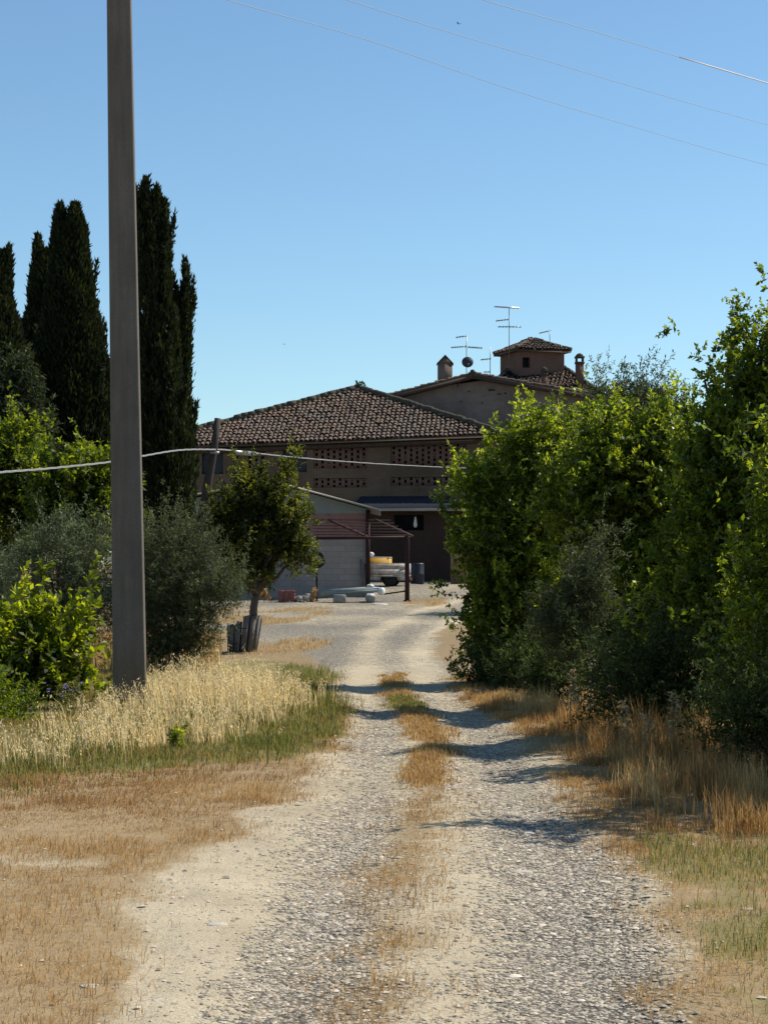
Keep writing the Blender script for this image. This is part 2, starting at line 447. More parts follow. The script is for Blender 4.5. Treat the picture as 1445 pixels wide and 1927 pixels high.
def m_ground():
    t = NT('ground_cover')
    p = t.pos()
    fl = t.n('ShaderNodeMapping', inp={'Vector': p, 'Scale': (1, 1, 0)}).outputs[0]
    v1 = t.n('ShaderNodeTexVoronoi', inp={'Vector': fl, 'Scale': 34.0, 'Randomness': 1.0})
    v2 = t.n('ShaderNodeTexVoronoi', inp={'Vector': fl, 'Scale': 75.0, 'Randomness': 1.0})
    big = t.noise(1.3, 5, .6); mid = t.noise(7, 5, .65); fin = t.noise(90, 3, .7)
    dirt = t.mix(t.ramp(big, [(.3, (0, 0, 0)), (.7, (1, 1, 1))]), (.42, .35, .235), (.58, .495, .345))
    dirt = t.mix(t.ramp(fin, [(.35, (.6, .6, .6)), (.55, (0, 0, 0))]), dirt, (.26, .21, .15))
    sv = t.n('ShaderNodeSeparateColor', inp={0: v1.outputs['Color']}).outputs[0]
    sv2 = t.n('ShaderNodeSeparateColor', inp={0: v2.outputs['Color']}).outputs[1]
    stone = t.ramp(sv, [(0, (.15, .14, .12)), (.4, (.32, .295, .245)), (.75, (.47, .42, .34)), (1, (.66, .58, .47))])
    stone2 = t.ramp(sv2, [(0, (.16, .145, .12)), (.5, (.33, .30, .25)), (1, (.58, .51, .41))])
    stone = t.mix(t.ramp(mid, [(.45, (0, 0, 0)), (.55, (1, 1, 1))]), stone, stone2)
    gap = t.ramp(v1.outputs['Distance'], [(.30, (0, 0, 0)), (.58, (.9, .9, .9))])
    stone = t.mix(gap, stone, (.08, .075, .065))
    g = t.math('ADD', t.attr('gravel'), t.math('MULTIPLY', t.math('SUBTRACT', mid, .5), 1.1))
    g = t.math('ADD', g, t.math('MULTIPLY', t.math('SUBTRACT', sv, .5), .7))
    c = t.mix(t.ramp(g, [(.33, (0, 0, 0)), (.62, (.95, .95, .95))]), dirt, stone)
    straw = t.mix(t.ramp(mid, [(.3, (0, 0, 0)), (.7, (1, 1, 1))]), (.25, .165, .08), (.43, .325, .165))
    straw = t.mix(t.ramp(t.noise(160, 2), [(.4, (.6, .6, .6)), (.6, (0, 0, 0))]), straw, (.20, .12, .065))
    d = t.math('ADD', t.attr('dry'), t.math('MULTIPLY', t.math('SUBTRACT', mid, .5), .9))
    c = t.mix(t.ramp(d, [(.4, (0, 0, 0)), (.72, (.85, .85, .85))]), c, straw)
    gg = t.math('ADD', t.attr('green'), t.math('MULTIPLY', t.math('SUBTRACT', mid, .5), .7))
    c = t.mix(t.ramp(gg, [(.35, (0, 0, 0)), (.8, (.8, .8, .8))]), c, (.19, .17, .065))
    gm = t.ramp(g, [(.30, (.12, .12, .12)), (.62, (1, 1, 1))])
    hb = t.math('ADD', t.math('MULTIPLY', t.math('MULTIPLY', v1.outputs['Distance'], -1.0), gm), t.math('MULTIPLY', fin, .4))
    return t.done(t.bsdf(c, .95, t.bump(hb, .9, .025), 0, .12))
M['ground'] = m_ground()

def sheet(name, xs, ys, lift=0.0, mask=None, label=None):
    X, Y = np.meshgrid(xs, ys)
    x, y = X.ravel(), Y.ravel()
    z = relief(x, y) + lift
    nx = len(xs); ny = len(ys)
    i, j = np.meshgrid(np.arange(nx - 1), np.arange(ny - 1))
    a = (j * nx + i).ravel()
    FA = np.stack([a, a + 1, a + 1 + nx, a + nx], 1)
    if mask is not None:
        mk = mask(x, y).reshape(ny, nx); inn = mk.copy()
        inn[1:-1, 1:-1] = mk[1:-1, 1:-1] & mk[:-2, 1:-1] & mk[2:, 1:-1] & mk[1:-1, :-2] & mk[1:-1, 2:] & mk[:-2, :-2] & mk[2:, 2:] & mk[:-2, 2:] & mk[2:, :-2]
        z = np.where(inn.ravel(), z, z - .02)
        keep = mk.ravel()[FA].all(1)
        FA = FA[keep]
        used = np.unique(FA); re = np.full(len(x), -1); re[used] = np.arange(len(used))
        FA = re[FA]; x, y, z = x[used], y[used], z[used]
    zz = zones(x, y)
    return props(mesh(name, np.stack([x, y, z], 1), FA, M['ground'], None, True,
                      {'gravel': ('POINT', zz['gravel']), 'dry': ('POINT', zz['dry']), 'green': ('POINT', zz['green'])}), label, None, None, 'structure')
xs = np.concatenate([[-3000, -900, -300, -120, -60, -40], np.arange(-30, -17, 1), np.arange(-17, -7, .25), np.arange(-7, 8, .1), np.arange(8, 17, .25), np.arange(17, 30, 1), [40, 60, 120, 300, 900, 3000]])
ys = np.concatenate([[-300, -60, -10, 0], np.arange(2, 6, .5), np.arange(6, 32, .1), np.arange(32, 130, .4), [140, 170, 250, 500, 1200, 4000]])
sheet('ground', xs, ys, 0.0, None, 'dry grassy ground around the track and farm')
def roadmask(x, y):
    e = edge_noise(x, y)
    return (x > XL(y) - e * .6) & (x < XR(y) + e * .6)
sheet('gravel_track', xs[(xs > -17) & (xs < 17)], ys[(ys > 4) & (ys < 92)], .004, roadmask, 'pale gravel farm track opening into the yard')

# ---------------------------------------------------------------- scatter: stones, grass
def scatter(n, x0, x1, y0, y1, dens):
    x = rng.uniform(x0, x1, n); y = rng.uniform(y0, y1, n)
    k = rng.uniform(0, 1, n) < dens(x, y)
    return x[k], y[k]

def m_stone():
    t = NT('pebble_stone')
    r = t.attr('rnd')
    c = t.ramp(r, [(0, (.22, .19, .145)), (.4, (.42, .36, .275)), (.85, (.54, .46, .35)), (1, (.68, .59, .47))])
    return t.done(t.bsdf(c, .85, None, 0, .2))
M['stone'] = m_stone()
def stones():
    def dens(x, y):
        z = zones(x, y)
        return np.clip(sstep(z['gravel'] + .6 * (vnoise(x, y, 3, 75) - .5), .2, .75) * .75 * z['inroad'] + .035 * z['inroad'] + .003, 0, 1) * np.clip(11.0 / y, 0, 1) ** 2.2
    x, y = scatter(420000, -3.2, 3.6, 6.3, 26, dens)
    n = len(x)
    base = A([[1, 0, 0], [.5, .87, 0], [-.5, .87, 0], [-1, 0, 0], [-.5, -.87, 0], [.5, -.87, 0], [.45, .3, .6], [-.3, .5, .7], [-.4, -.35, .62], [.25, -.45, .66]], float)
    fc = A([[0, 1, 6], [1, 7, 6], [1, 2, 7], [2, 3, 7], [3, 8, 7], [3, 4, 8], [4, 5, 8], [5, 9, 8], [5, 0, 9], [0, 6, 9], [6, 7, 8], [6, 8, 9]])
    s = rng.lognormal(math.log(.0054), .40, n)
    s = np.clip(s, .003, .028) * np.clip(.7 + y / 22, 1, 1.7)
    st = rng.uniform(.6, 1.5, (n, 3)) * A([1.1, 1.1, .5]); a = rng.uniform(0, 6.28, n)
    V = base[None] * st[:, None, :] * s[:, None, None] * rng.uniform(.8, 1.2, (n, 10, 1))
    ca, sa = np.cos(a)[:, None], np.sin(a)[:, None]
    V = np.stack([V[:, :, 0] * ca - V[:, :, 1] * sa, V[:, :, 0] * sa + V[:, :, 1] * ca, V[:, :, 2]], 2)
    V += np.stack([x, y, relief(x, y) + .006], 1)[:, None, :]
    FA = (fc[None] + np.arange(n)[:, None, None] * 10).reshape(-1, 3)
    props(mesh('loose_gravel', V.reshape(-1, 3), FA, M['stone'], None, False, {'rnd': ('FACE', np.repeat(rng.uniform(0, 1, n) ** 1.3, 12))}),
          'loose grey and white gravel stones lying in the wheel tracks', 'gravel', None, 'stuff')
stones()

def blades(name, x, y, h, wd, mat, label, cat='grass', lean=.35, rnd=None, wind=(0, 0), parent=None, z0=None):
    n = len(x)
    z = relief(x, y) if z0 is None else z0
    a = rng.uniform(0, 6.28, n); ln = np.abs(rng.normal(0, lean, n)) * h
    dx, dy = np.cos(a) * ln + wind[0] * h, np.sin(a) * ln + wind[1] * h
    sx, sy = -np.sin(a + rng.normal(0, .8, n)) * wd / 2, np.cos(a) * wd / 2
    q = np.hypot(sx, sy) + 1e-9; sx, sy = sx / q * wd / 2, sy / q * wd / 2
    V = np.zeros((n, 5, 3))
    V[:, 0] = np.stack([x - sx, y - sy, z - .01], 1); V[:, 1] = np.stack([x + sx, y + sy, z - .01], 1)
    mx, my, mz = x + dx * .35, y + dy * .35, z + h * .6
    V[:, 2] = np.stack([mx - sx * .8, my - sy * .8, mz], 1); V[:, 3] = np.stack([mx + sx * .8, my + sy * .8, mz], 1)
    V[:, 4] = np.stack([x + dx, y + dy, z + h * .97], 1)
    fc = A([[0, 1, 3], [0, 3, 2], [2, 3, 4]])
    FA = (fc[None] + np.arange(n)[:, None, None] * 5).reshape(-1, 3)
    r = rng.uniform(0, 1, n) if rnd is None else rnd
    o = mesh(name, V.reshape(-1, 3), FA, mat, parent, False, {'rnd': ('FACE', np.repeat(r, 3))})
    if label: props(o, label, cat, None, 'stuff')
    return V[:, 4], o

def leafquads(P0, D, L, W, up=None, un=.55):
    """P0 (n,3) base, D (n,3) unit direction -> verts (n*4,3)"""
    n = len(P0)
    N = rng.normal(0, 1, (n, 3)) if up is None else up + rng.normal(0, un, (n, 3))
    S = np.cross(D, N); S /= np.linalg.norm(S, axis=1)[:, None] + 1e-9
    K = np.cross(S, D)
    L = np.broadcast_to(L, (n,))[:, None]; W = np.broadcast_to(W, (n,))[:, None]
    V = np.zeros((n, 4, 3))
    V[:, 0] = P0
    V[:, 1] = P0 + D * L * .45 + S * W * .5 + K * W * .12
    V[:, 2] = P0 + D * L - K * L * .12
    V[:, 3] = P0 + D * L * .45 - S * W * .5 + K * W * .12
    return V.reshape(-1, 3)

def grassland():
    def yscale(y): return np.clip(y / 14.0, .8, 2.2)
    # short dry turf, left and right
    def d1(x, y):
        z = zones(x, y)
        left = x < CS(y)
        bare = sstep(vnoise(x, y, 1.2, 41) * .6 + vnoise(x, y, 5, 74) * .4, .3, .58)
        return np.clip(z['dry'] * (.25 + .75 * bare), 0, 1) * np.where(left, np.where(y < 10.5, .75, 1), .85) * np.clip(15 / y, 0, 1)
    x, y = scatter(780000, -6.5, 7.0, 6.2, 30, d1)
    g = zones(x, y)['green']
    isg = rng.uniform(0, 1, len(x)) < g * .6
    hh = rng.uniform(.012, .055, len(x)) * (.35 + 1.3 * vnoise(x, y, 1.5, 42)) * np.where(vnoise(x, y, 6, 73) > .62, 1.5, .85)
    blades('dry_turf', x[~isg], y[~isg], hh[~isg], .0042 * yscale(y[~isg]), M['dry'], 'short brown dried turf along both sides of the track', lean=1.3,
           rnd=np.clip(rng.uniform(0, 1, (~isg).sum()) * .55 + vnoise(x, y, .8, 43)[~isg] * .6 - .12 - .12 * (y[~isg] > 11.5), 0, 1))
    blades('green_turf', x[isg], y[isg], hh[isg] * 1.5, .0045 * yscale(y[isg]), M['green'], 'low green grass between the dry turf and the wild oats', lean=.5)
    # strip of taller green between oats and brown
    poly = poly_px([(-300, 1500), (150, 1475), (450, 1448), (590, 1415), (632, 1375), (636, 1320), (605, 1268), (520, 1250), (560, 1330), (400, 1400), (0, 1440), (-300, 1450)])
    x, y = scatter(150000, -9, .5, 13, 34, lambda x, y: inpoly(x + edge_noise(x, y) * .7 + rng.normal(0, .12, len(x)), y + edge_noise(x, y) * 3 + rng.normal(0, .4, len(x)), poly) * (.15 + .85 * sstep(vnoise(x, y, 1.8, 60) * .6 + vnoise(x, y, 6, 81) * .4, .3, .65)))
    h = rng.uniform(.03, .14, len(x)) * (.3 + 1.2 * vnoise(x, y, 1.3, 44)) * (.55 + .9 * vnoise(x, y, 4.5, 80))
    r = np.clip(rng.uniform(0, 1, len(x)) * .7 + .3 * vnoise(x, y, .9, 46), 0, 1)
    blades('green_verge', x, y, h, .008 + 0 * x, M['green'], 'fresh green grass verge on the left bend of the track', lean=.35, rnd=r)
    # wild oats
    poly = poly_px([(-500, 1540), (0, 1482), (120, 1452), (230, 1425), (330, 1388), (450, 1385), (535, 1355), (560, 1325), (540, 1305), (480, 1292), (290, 1296), (225, 1340), (140, 1378), (60, 1410), (0, 1436), (-500, 1500)])
    x, y = scatter(30000, -12, .2, 16, 37, lambda x, y: inpoly(x + edge_noise(x, y) * .8 + rng.normal(0, .15, len(x)), y + edge_noise(x, y) * 6 + rng.normal(0, .5, len(x)), poly) * (.15 + .85 * sstep(vnoise(x, y, .9, 47) * .6 + vnoise(x, y, 2.5, 76) * .4, .3, .62)))
    xg, yg = scatter(60000, -12, .2, 16, 37, lambda x, y: inpoly(x + edge_noise(x, y) * .4, y + edge_noise(x, y) * 3, poly) * (.4 + .5 * vnoise(x, y, 1.6, 77)))
    blades('green_among_oats', xg, yg, rng.uniform(.1, .34, len(xg)) * np.clip(.5 + (yg - 16) * .05, .5, 1), .009 + 0 * xg, M['green'], 'green blades growing among the wild oats', lean=.4, rnd=rng.uniform(0, .9, len(xg)))
    h = rng.uniform(.22, .60, len(x)) * (.6 + .75 * vnoise(x, y, 1.1, 48)) * np.clip(.66 + (y - 16) * .035, .62, 1.0) * np.where(x > -1.35 - .0 * y, .7, 1)
    tips, _ = blades('wild_oat_stems', x, y, h, .006 + 0 * x, M['oat'], 'tall straw coloured wild oat stems around the concrete pole', lean=.3, rnd=rng.uniform(.5, 1, len(x)), wind=(-.08, -.05))
    x2 = x + rng.normal(0, .05, len(x)); y2 = y + rng.normal(0, .05, len(x))
    blades('wild_oat_leaves', np.concatenate([x2, x2 + .03, x2 - .04]), np.concatenate([y2, y2 - .04, y2 + .05]), np.concatenate([h * .6, h * .75, h * .5]), .008 + np.zeros(3 * len(x)), M['oat'], 'bleached leaves of the wild oats on the left verge', lean=.45, rnd=rng.uniform(0, .8, 3 * len(x)))
    k = 9
    base = np.stack([x, y, relief(x, y)], 1)
    tt = rng.uniform(.62, 1.0, (len(x), k))
    pt = base[:, None, :] * (1 - tt[..., None]) + tips[:, None, :] * tt[..., None] + rng.normal(0, .022, (len(x), k, 3))
    D = A([0, 0, -1.0]) + rng.normal(0, .5, (len(x) * k, 3)); D /= np.linalg.norm(D, axis=1)[:, None]
    V = leafquads(pt.reshape(-1, 3), D, rng.uniform(.022, .04, len(D)), .011)
    FA = np.arange(len(V)).reshape(-1, 4)
    props(mesh('oat_seed_heads', V, FA, M['oat'], None, False, {'rnd': ('FACE', rng.uniform(.2, 1, len(FA)))}), 'drooping pale seed heads of the wild oats on the left verge', 'oats', None, 'stuff')
    # right verge, dry brown tufts in front of the hedge
    poly = poly_px([(850, 1290), (905, 1300), (1000, 1330), (1100, 1360), (1300, 1400), (1900, 1450), (1900, 1570), (1445, 1575), (1330, 1572), (1180, 1560), (1090, 1500), (1040, 1455), (1000, 1390), (945, 1352), (870, 1312)])
    n = 1500
    cx, cy = scatter(n, 0.3, 9, 11.5, 28, lambda x, y: inpoly(x, y, poly) * 1.0)
    m = 90
    x = (cx[:, None] + rng.normal(0, .07, (len(cx), m))).ravel(); y = (cy[:, None] + rng.normal(0, .07, (len(cx), m))).ravel()
    ch = rng.uniform(.16, .42, len(cx)) * (.6 + .8 * vnoise(cx, cy, .8, 50))
    edge = np.clip((cx - XR(cy)) / .8, .25, 1)
    h = (ch * edge)[:, None] * rng.uniform(.5, 1.15, (len(cx), m))
    blades('dry_brown_tufts', x, y, h.ravel(), .0052 + 0 * x, M['dry'], 'tall dry brown grass tufts between the track and the hedge', lean=.38,
           rnd=np.clip(np.repeat(rng.uniform(0, .8, len(cx)), m) + rng.uniform(-.1, .25, len(x)), 0, 1))
    # shaded strip at foot of the first bush, middle strip of the track
    c = CS
    n = 520
    cy = rng.uniform(6.4, 30, n); cx = c(cy) + rng.normal(0, 1, n) * np.where(cy < 14, .17, .11)
    keep = vnoise(cx, cy, 1.1, 9) > .33
    keep &= rng.uniform(0, 1, n) < np.where(cy > 14, .8, .4)
    cx, cy = cx[keep], cy[keep]
    m = 60
    gr = (cy > 23.0) & (cy < 24.9)
    ch = np.where(gr, .06, np.where(cy > 14, .055, .022)) * rng.uniform(.6, 1.3, len(cx))
    for sel, mat, nm, lb in ((gr, M['green'], 'green_mid_tufts', 'small green grass tufts in the middle of the track at its bend'), (~gr, M['dry'], 'brown_mid_strip', 'brown dried grass strip down the middle of the track')):
        x = (cx[sel][:, None] + rng.normal(0, .05, (sel.sum(), m))).ravel(); y = (cy[sel][:, None] + rng.normal(0, .12, (sel.sum(), m))).ravel()
        h = (ch[sel][:, None] * rng.uniform(.5, 1.2, (sel.sum(), m))).ravel()
        blades(nm, x, y, h, .0045 * yscale(y), mat, lb, lean=.5)
    # yard grass patches
    def d2(x, y):
        r = np.zeros(len(x), bool)
        for q in YARDGRASS: r |= inpoly(x + edge_noise(x, y), y + edge_noise(x, y) * 4, q)
        return r * sstep(vnoise(x, y, .8, 21), .1, .6)
    x, y = scatter(60000, -14, 4, 33, 78, d2)
    blades('yard_dry_grass', x, y, rng.uniform(.04, .11, len(x)), .014 + 0 * x, M['dry'], 'low straw coloured grass patches in the yard', lean=.5, rnd=rng.uniform(.4, 1, len(x)))
    # taller grass at the foot of the hedge and along the olives
    def d3(x, y):
        u = x / y * F + UC
        return ((u < 215) | ((u > 275) & (u < 415))) & (y > 30) & (x > -14)
    x, y = scatter(26000, -14, -2, 29, 44, d3)
    blades('rough_grass', x, y, rng.uniform(.1, .35, len(x)), .012 + 0 * x, M['dry'], 'rough dry grass under the olive bushes', lean=.4, rnd=rng.uniform(.2, .9, len(x)))
grassland()

# ---------------------------------------------------------------- trees
def lump(d, seed):
    r = np.zeros(len(d))
    g = np.random.default_rng(seed)
    for k in range(7):
        w_ = g.normal(0, 1, 3) * (2.0 + k * .9); r += np.sin(d @ w_ + g.uniform(0, 6.28)) / (1.6 + k * .5)
    return r / 2.6

def crown_pts(lobes, n, seed, inner=.35, rough=.22):
    """sample points near the surfaces of the lobes; returns positions and outward directions"""
    lobes = [(A(c, float), A(r if hasattr(r, '__len__') else (r, r, r), float)) for c, r in lobes]
    wts = A([(r[0] * r[1] * r[2]) ** (2 / 3) for _, r in lobes]); wts /= wts.sum()
    idx = rng.choice(len(lobes), n, p=wts)
    d = rng.normal(0, 1, (n, 3)); d /= np.linalg.norm(d, axis=1)[:, None]
    C = A([l[0] for l in lobes])[idx]; R = A([l[1] for l in lobes])[idx]
    rad = 1 - np.abs(rng.normal(0, inner, n)); rad = np.clip(rad, .05, 1)
    rad = rad * (1 + rough * lump(d * 1.0 + idx[:, None] * 3.1, seed))
    return C + d * R * rad[:, None], d

def foliage(name, lobes, ntw, twl, per, L, W, mat, parent, seed=1, up=.55, inner=.3, rough=.25, droop=0, spread=.9, bl=2.0, shoots=.12, tpb=14):
    """leafy boughs growing out of the lobes; each bough carries twigs, each twig leaves"""
    nb = max(6, ntw // tpb)
    lobes = [(c, A(r if hasattr(r, '__len__') else (r, r, r), float)) for c, r in lobes]
    lobes = [(c, np.maximum(r * .5, r - .34 * twl * bl)) for c, r in lobes]
    p, d = crown_pts(lobes, nb, seed, inner, rough)
    B = d * .75 + A([0, 0, up]) + rng.normal(0, .33, p.shape); B /= np.linalg.norm(B, axis=1)[:, None]
    sh = rng.uniform(0, 1, nb) < shoots
    B[sh] = B[sh] * .5 + A([0, 0, .8]); B /= np.linalg.norm(B, axis=1)[:, None]
    blen = twl * bl * rng.uniform(.45, 1.2, nb) * np.where(sh, 1.5, 1)
    wid = blen * np.where(sh, .10, .24)
    t = rng.uniform(-.35, 1, (nb, tpb))
    q = p[:, None, :] + B[:, None, :] * (blen[:, None] * t)[..., None] + rng.normal(0, 1, (nb, tpb, 3)) * (wid[:, None] * (1.1 - .85 * np.clip(t, 0, 1)))[..., None]
    T = B[:, None, :] * .8 + rng.normal(0, .55, q.shape); T /= np.linalg.norm(T, axis=2)[..., None]
    q, T = q.reshape(-1, 3), T.reshape(-1, 3); n2 = len(q)
    tl = twl * rng.uniform(.3, .8, n2)
    u = (np.arange(per) + rng.uniform(0, 1, (n2, per))) / per
    base = q[:, None, :] + T[:, None, :] * (tl[:, None] * (u - .3))[..., None]
    base[..., 2] -= droop * (u * tl[:, None]) ** 2
    D = T[:, None, :] * .55 + rng.normal(0, 1, (n2, per, 3)) * spread * .6; D /= np.linalg.norm(D, axis=2)[..., None]
    n = n2 * per
    ll = L * rng.uniform(.5, 1.3, n)
    V = leafquads(base.reshape(-1, 3), D.reshape(-1, 3), ll, ll * W, A([0, 0, 1.0]) * .45)
    FA = np.arange(n * 4).reshape(-1, 4)
    bb = np.repeat(np.clip(rng.normal(.35, .2, nb) + .25 * sh, 0, 1), tpb)[:, None]
    r = np.clip(bb + rng.uniform(-.3, .35, (n2, per)) + .12 * u, 0, 1)
    return mesh(name, V, FA, mat, parent, False, {'rnd': ('FACE', r.ravel())}), p

def limbs(base, targets, r0, r1, name, parent, mat, split=.4, mid=None):
    b = MB()
    base = A(base, float)
    top = base + (np.mean(A(targets), axis=0) - base) * split if mid is None else A(mid, float)
    pts = [base]
    for k in range(1, 6):
        s = k / 5
        pts.append(base + (top - base) * s + A([math.sin(s * 5) * .05, math.cos(s * 4) * .04 - .04, 0]) * r0 * 8)
    b.tube(pts, np.linspace(r0, r0 * .7, 6), 8)
    for t in targets:
        t = A(t, float); q = []
        for k in range(6):
            s = k / 5
            q.append(pts[-1] + (t - pts[-1]) * s + A([0, 0, 1]) * math.sin(s * 3.14) * .08 * np.linalg.norm(t - pts[-1]) + rng.normal(0, .03, 3) * (0 < k < 5) * np.linalg.norm(t - pts[-1]))
        b.tube(q, np.linspace(r0 * .55, r1, 6), 6)
    return b.build(name, mat, parent, True)

def tree(name, label, cat, base, lobes, trunk_r, fol, group=None, mid=None, ntargets=10, trunkname='trunk', crownname='crown', split=.4):
    o = thing(name, label, cat, base, group)
    lb = [(A(c, float), r) for c, r in lobes]
    tg = [c for c, r in lb]
    _, p = foliage(crownname, lobes, parent=o, **fol)
    ex = p[rng.choice(len(p), ntargets)]
    cen = np.mean(A(tg), axis=0)
    tg = tg + [cen + (e - cen) * .85 for e in ex]
    limbs(base, tg, trunk_r, trunk_r * .12, trunkname, o, M['bark'], split, mid)
    return o

def PL(u, v, Y, ru, rv=None, ry=None):           # lobe given by its place and size in the photo at distance Y
    k = Y / F
    rv = ru if rv is None else rv
    return (P(u, v, Y), (ru * k, (ry if ry is not None else max(ru, rv) * .9) * k, rv * k))

def GB(u, Y, dz=0):
    x = (u - UC) * Y / F
    return (x, Y, float(hz(x, Y)) + dz)

# --- cypresses
def cypress(label, u, Y, top, w_px, base_v=1010, feather=0, n=22000, spires=None, mat='cypress', group='tall cypresses behind the olives', seed=1, gap=0.0, blunt=.75):
    b = A(GB(u, Y)); o = thing('cypress_tree', label, 'cypress', b, group)
    k = Y / F
    P0 = []; DD = []
    for (su, stop, sw, sbase) in (spires or [(u, top, w_px, base_v)]):
        zt = H + (VH - stop) * k; zb = H + (VH - sbase) * k
        ww = sw * k / 2
        m = int(n * (sw * (sbase - stop)) / sum(s[2] * (s[3] - s[1]) for s in (spires or [(u, top, w_px, base_v)])))
        h = rng.uniform(0, 1, m) ** .9
        prof = np.where(h < .85, 1, 1) * (1 - h ** (1.7 * blunt + .6)) ** .62 * (.8 + .2 * np.minimum(1, h * 6)) 
        a = rng.uniform(0, 6.28, m)
        g = np.random.default_rng(seed + int(su))
        lum = sum(np.sin(a * q + h * g.uniform(8, 40) + g.uniform(0, 6.28)) for q in (1, 2, 3, 5)) / 9
        r = ww * prof * (1 + .45 * lum) * (1 - np.abs(rng.normal(0, .2, m)))
        if gap > 0:
            kk = vnoise(a * 1.6, h * 22, 1.0, seed) > gap * h
            a, r, h = a[kk], r[kk], h[kk]
        x = (su - UC) * k + np.cos(a) * r; y = Y + np.sin(a) * r
        P0.append(np.stack([x, y, zb + (zt - zb) * h], 1))
        d = np.stack([np.cos(a) * .2, np.sin(a) * .2, np.ones(len(a))], 1) + rng.normal(0, .22, (len(a), 3))
        DD.append(d / np.linalg.norm(d, axis=1)[:, None])
    g = np.random.default_rng(seed + 99)
    for q in range(feather):
        su, stop, sw, sbase = (spires or [(u, top, w_px, base_v)])[g.integers(0, len(spires or [1]))]
        zt = H + (VH - stop) * k; zb = H + (VH - sbase) * k; h0 = g.uniform(.25, .72); a0 = g.uniform(0, 6.28)
        r0 = sw * k / 2 * (1 - h0 ** (1.7 * blunt + .6)) ** .62 * .95
        c0 = A([(su - UC) * k + math.cos(a0) * r0, Y + math.sin(a0) * r0, zb + (zt - zb) * h0]); ln = g.uniform(.5, 1.1); m = 130
        hh = g.uniform(0, 1, m); pp = c0 + np.stack([math.cos(a0) * .14 * hh, math.sin(a0) * .14 * hh, hh * ln], 1) + g.normal(0, .055, (m, 3)) * (1.1 - hh)[:, None]
        d = A([0, 0, 1.0]) + g.normal(0, .35, (m, 3)); P0.append(pp); DD.append(d / np.linalg.norm(d, axis=1)[:, None])
    P0 = np.concatenate(P0); DD = np.concatenate(DD)
    V = leafquads(P0, DD, rng.uniform(.10, .24, len(P0)), rng.uniform(.03, .075, len(P0)))
    mesh('crown', V, np.arange(len(V)).reshape(-1, 4), M[mat], o, False, {'rnd': ('FACE', np.clip(rng.uniform(0, 1, len(P0)) ** 1.6, 0, 1))})
    t = MB()
    for (su, stop, sw, sbase) in (spires or [(u, top, w_px, base_v)]):
        zt = H + (VH - stop) * k
        x = (su - UC) * k
        t.tube([b, [x, Y, b[2] + .35 * (zt - b[2])], [x, Y, b[2] + (zt - b[2]) * .9]], [.16, .1, .015], 7)
    t.build('trunk', M['bark'], o, True)
    return o
cypress('tall blunt double-topped black-green cypress left of the concrete pole', 130, 50, 380, 150, spires=[(114, 388, 56, 860), (142, 389, 78, 800), (132, 425, 125, 1020), (138, 540, 175, 1030), (140, 660, 215, 1035)], n=105000, feather=8, seed=3, blunt=1.6)
cypress('narrower cypress partly hidden behind the big blunt one', 68, 52, 447, 90, spires=[(72, 447, 48, 900), (86, 475, 120, 1030), (80, 560, 170, 1030)], n=50000, feather=8, seed=5, blunt=1.3)
cypress('cypress cut by the left edge of the photo with a wispy side tip', 2, 48, 478, 80, spires=[(2, 480, 70, 1000), (-4, 530, 135, 1020), (17, 466, 14, 560)], n=46000, feather=8, seed=8, blunt=1.5)
cypress('tallest ragged cypress with two pointed spires right of the pole', 290, 47, 335, 90, spires=[(272, 346, 24, 560), (296, 356, 30, 560), (311, 380, 22, 600), (286, 430, 74, 1020), (300, 500, 110, 1030), (306, 640, 118, 1030)], n=66000, feather=60, seed=11, gap=.5, blunt=1.0)
cypress('slim cypress with one thin curved tip nearest the barn roof', 342, 49, 482, 50, spires=[(349, 490, 22, 700), (344, 560, 40, 1020), (335, 620, 60, 1030), (326, 520, 40, 900)], n=30000, feather=30, seed=13, gap=.5, blunt=1.0)
o = thing('conifer_bush', 'dull grey-green bushy conifer below the leftmost cypress', 'conifer', GB(20, 44))
_, p = foliage('crown', [PL(18, 760, 44, 55, 75), PL(-10, 820, 44, 60, 70), PL(45, 830, 44, 55, 60), PL(30, 900, 44, 70, 80)], 6500, .35, 8, .14, .3, M['conifer'], o, 4, 1.1, .3, .2)
limbs(GB(20, 44), [P(18, 740, 44), P(-5, 820, 44), P(40, 850, 44)], .12, .02, 'trunk', o, M['bark'])

# --- left broadleaf trees
tree('walnut_tree', 'leafy green tree below the cypresses at the left edge', 'tree', GB(40, 39),
     [PL(25, 870, 39, 72, 70), PL(-30, 930, 39, 80, 90), PL(70, 940, 39, 62, 60), PL(20, 1000, 39, 80, 60)], .11,
     dict(ntw=5200, twl=.34, per=8, L=.105, W=.5, mat=M['walnut'], seed=5, up=.2, inner=.32, droop=.5))
tree('walnut_tree', 'leafy green tree immediately left of the concrete pole behind the olive', 'tree', GB(165, 37),
     [PL(165, 920, 37, 50, 62), PL(205, 905, 37, 40, 45), PL(120, 980, 37, 60, 55), PL(195, 985, 37, 58, 55), PL(95, 900, 37, 35, 45)], .10,
     dict(ntw=4800, twl=.32, per=8, L=.10, W=.5, mat=M['walnut'], seed=6, up=.2, inner=.32, droop=.5))
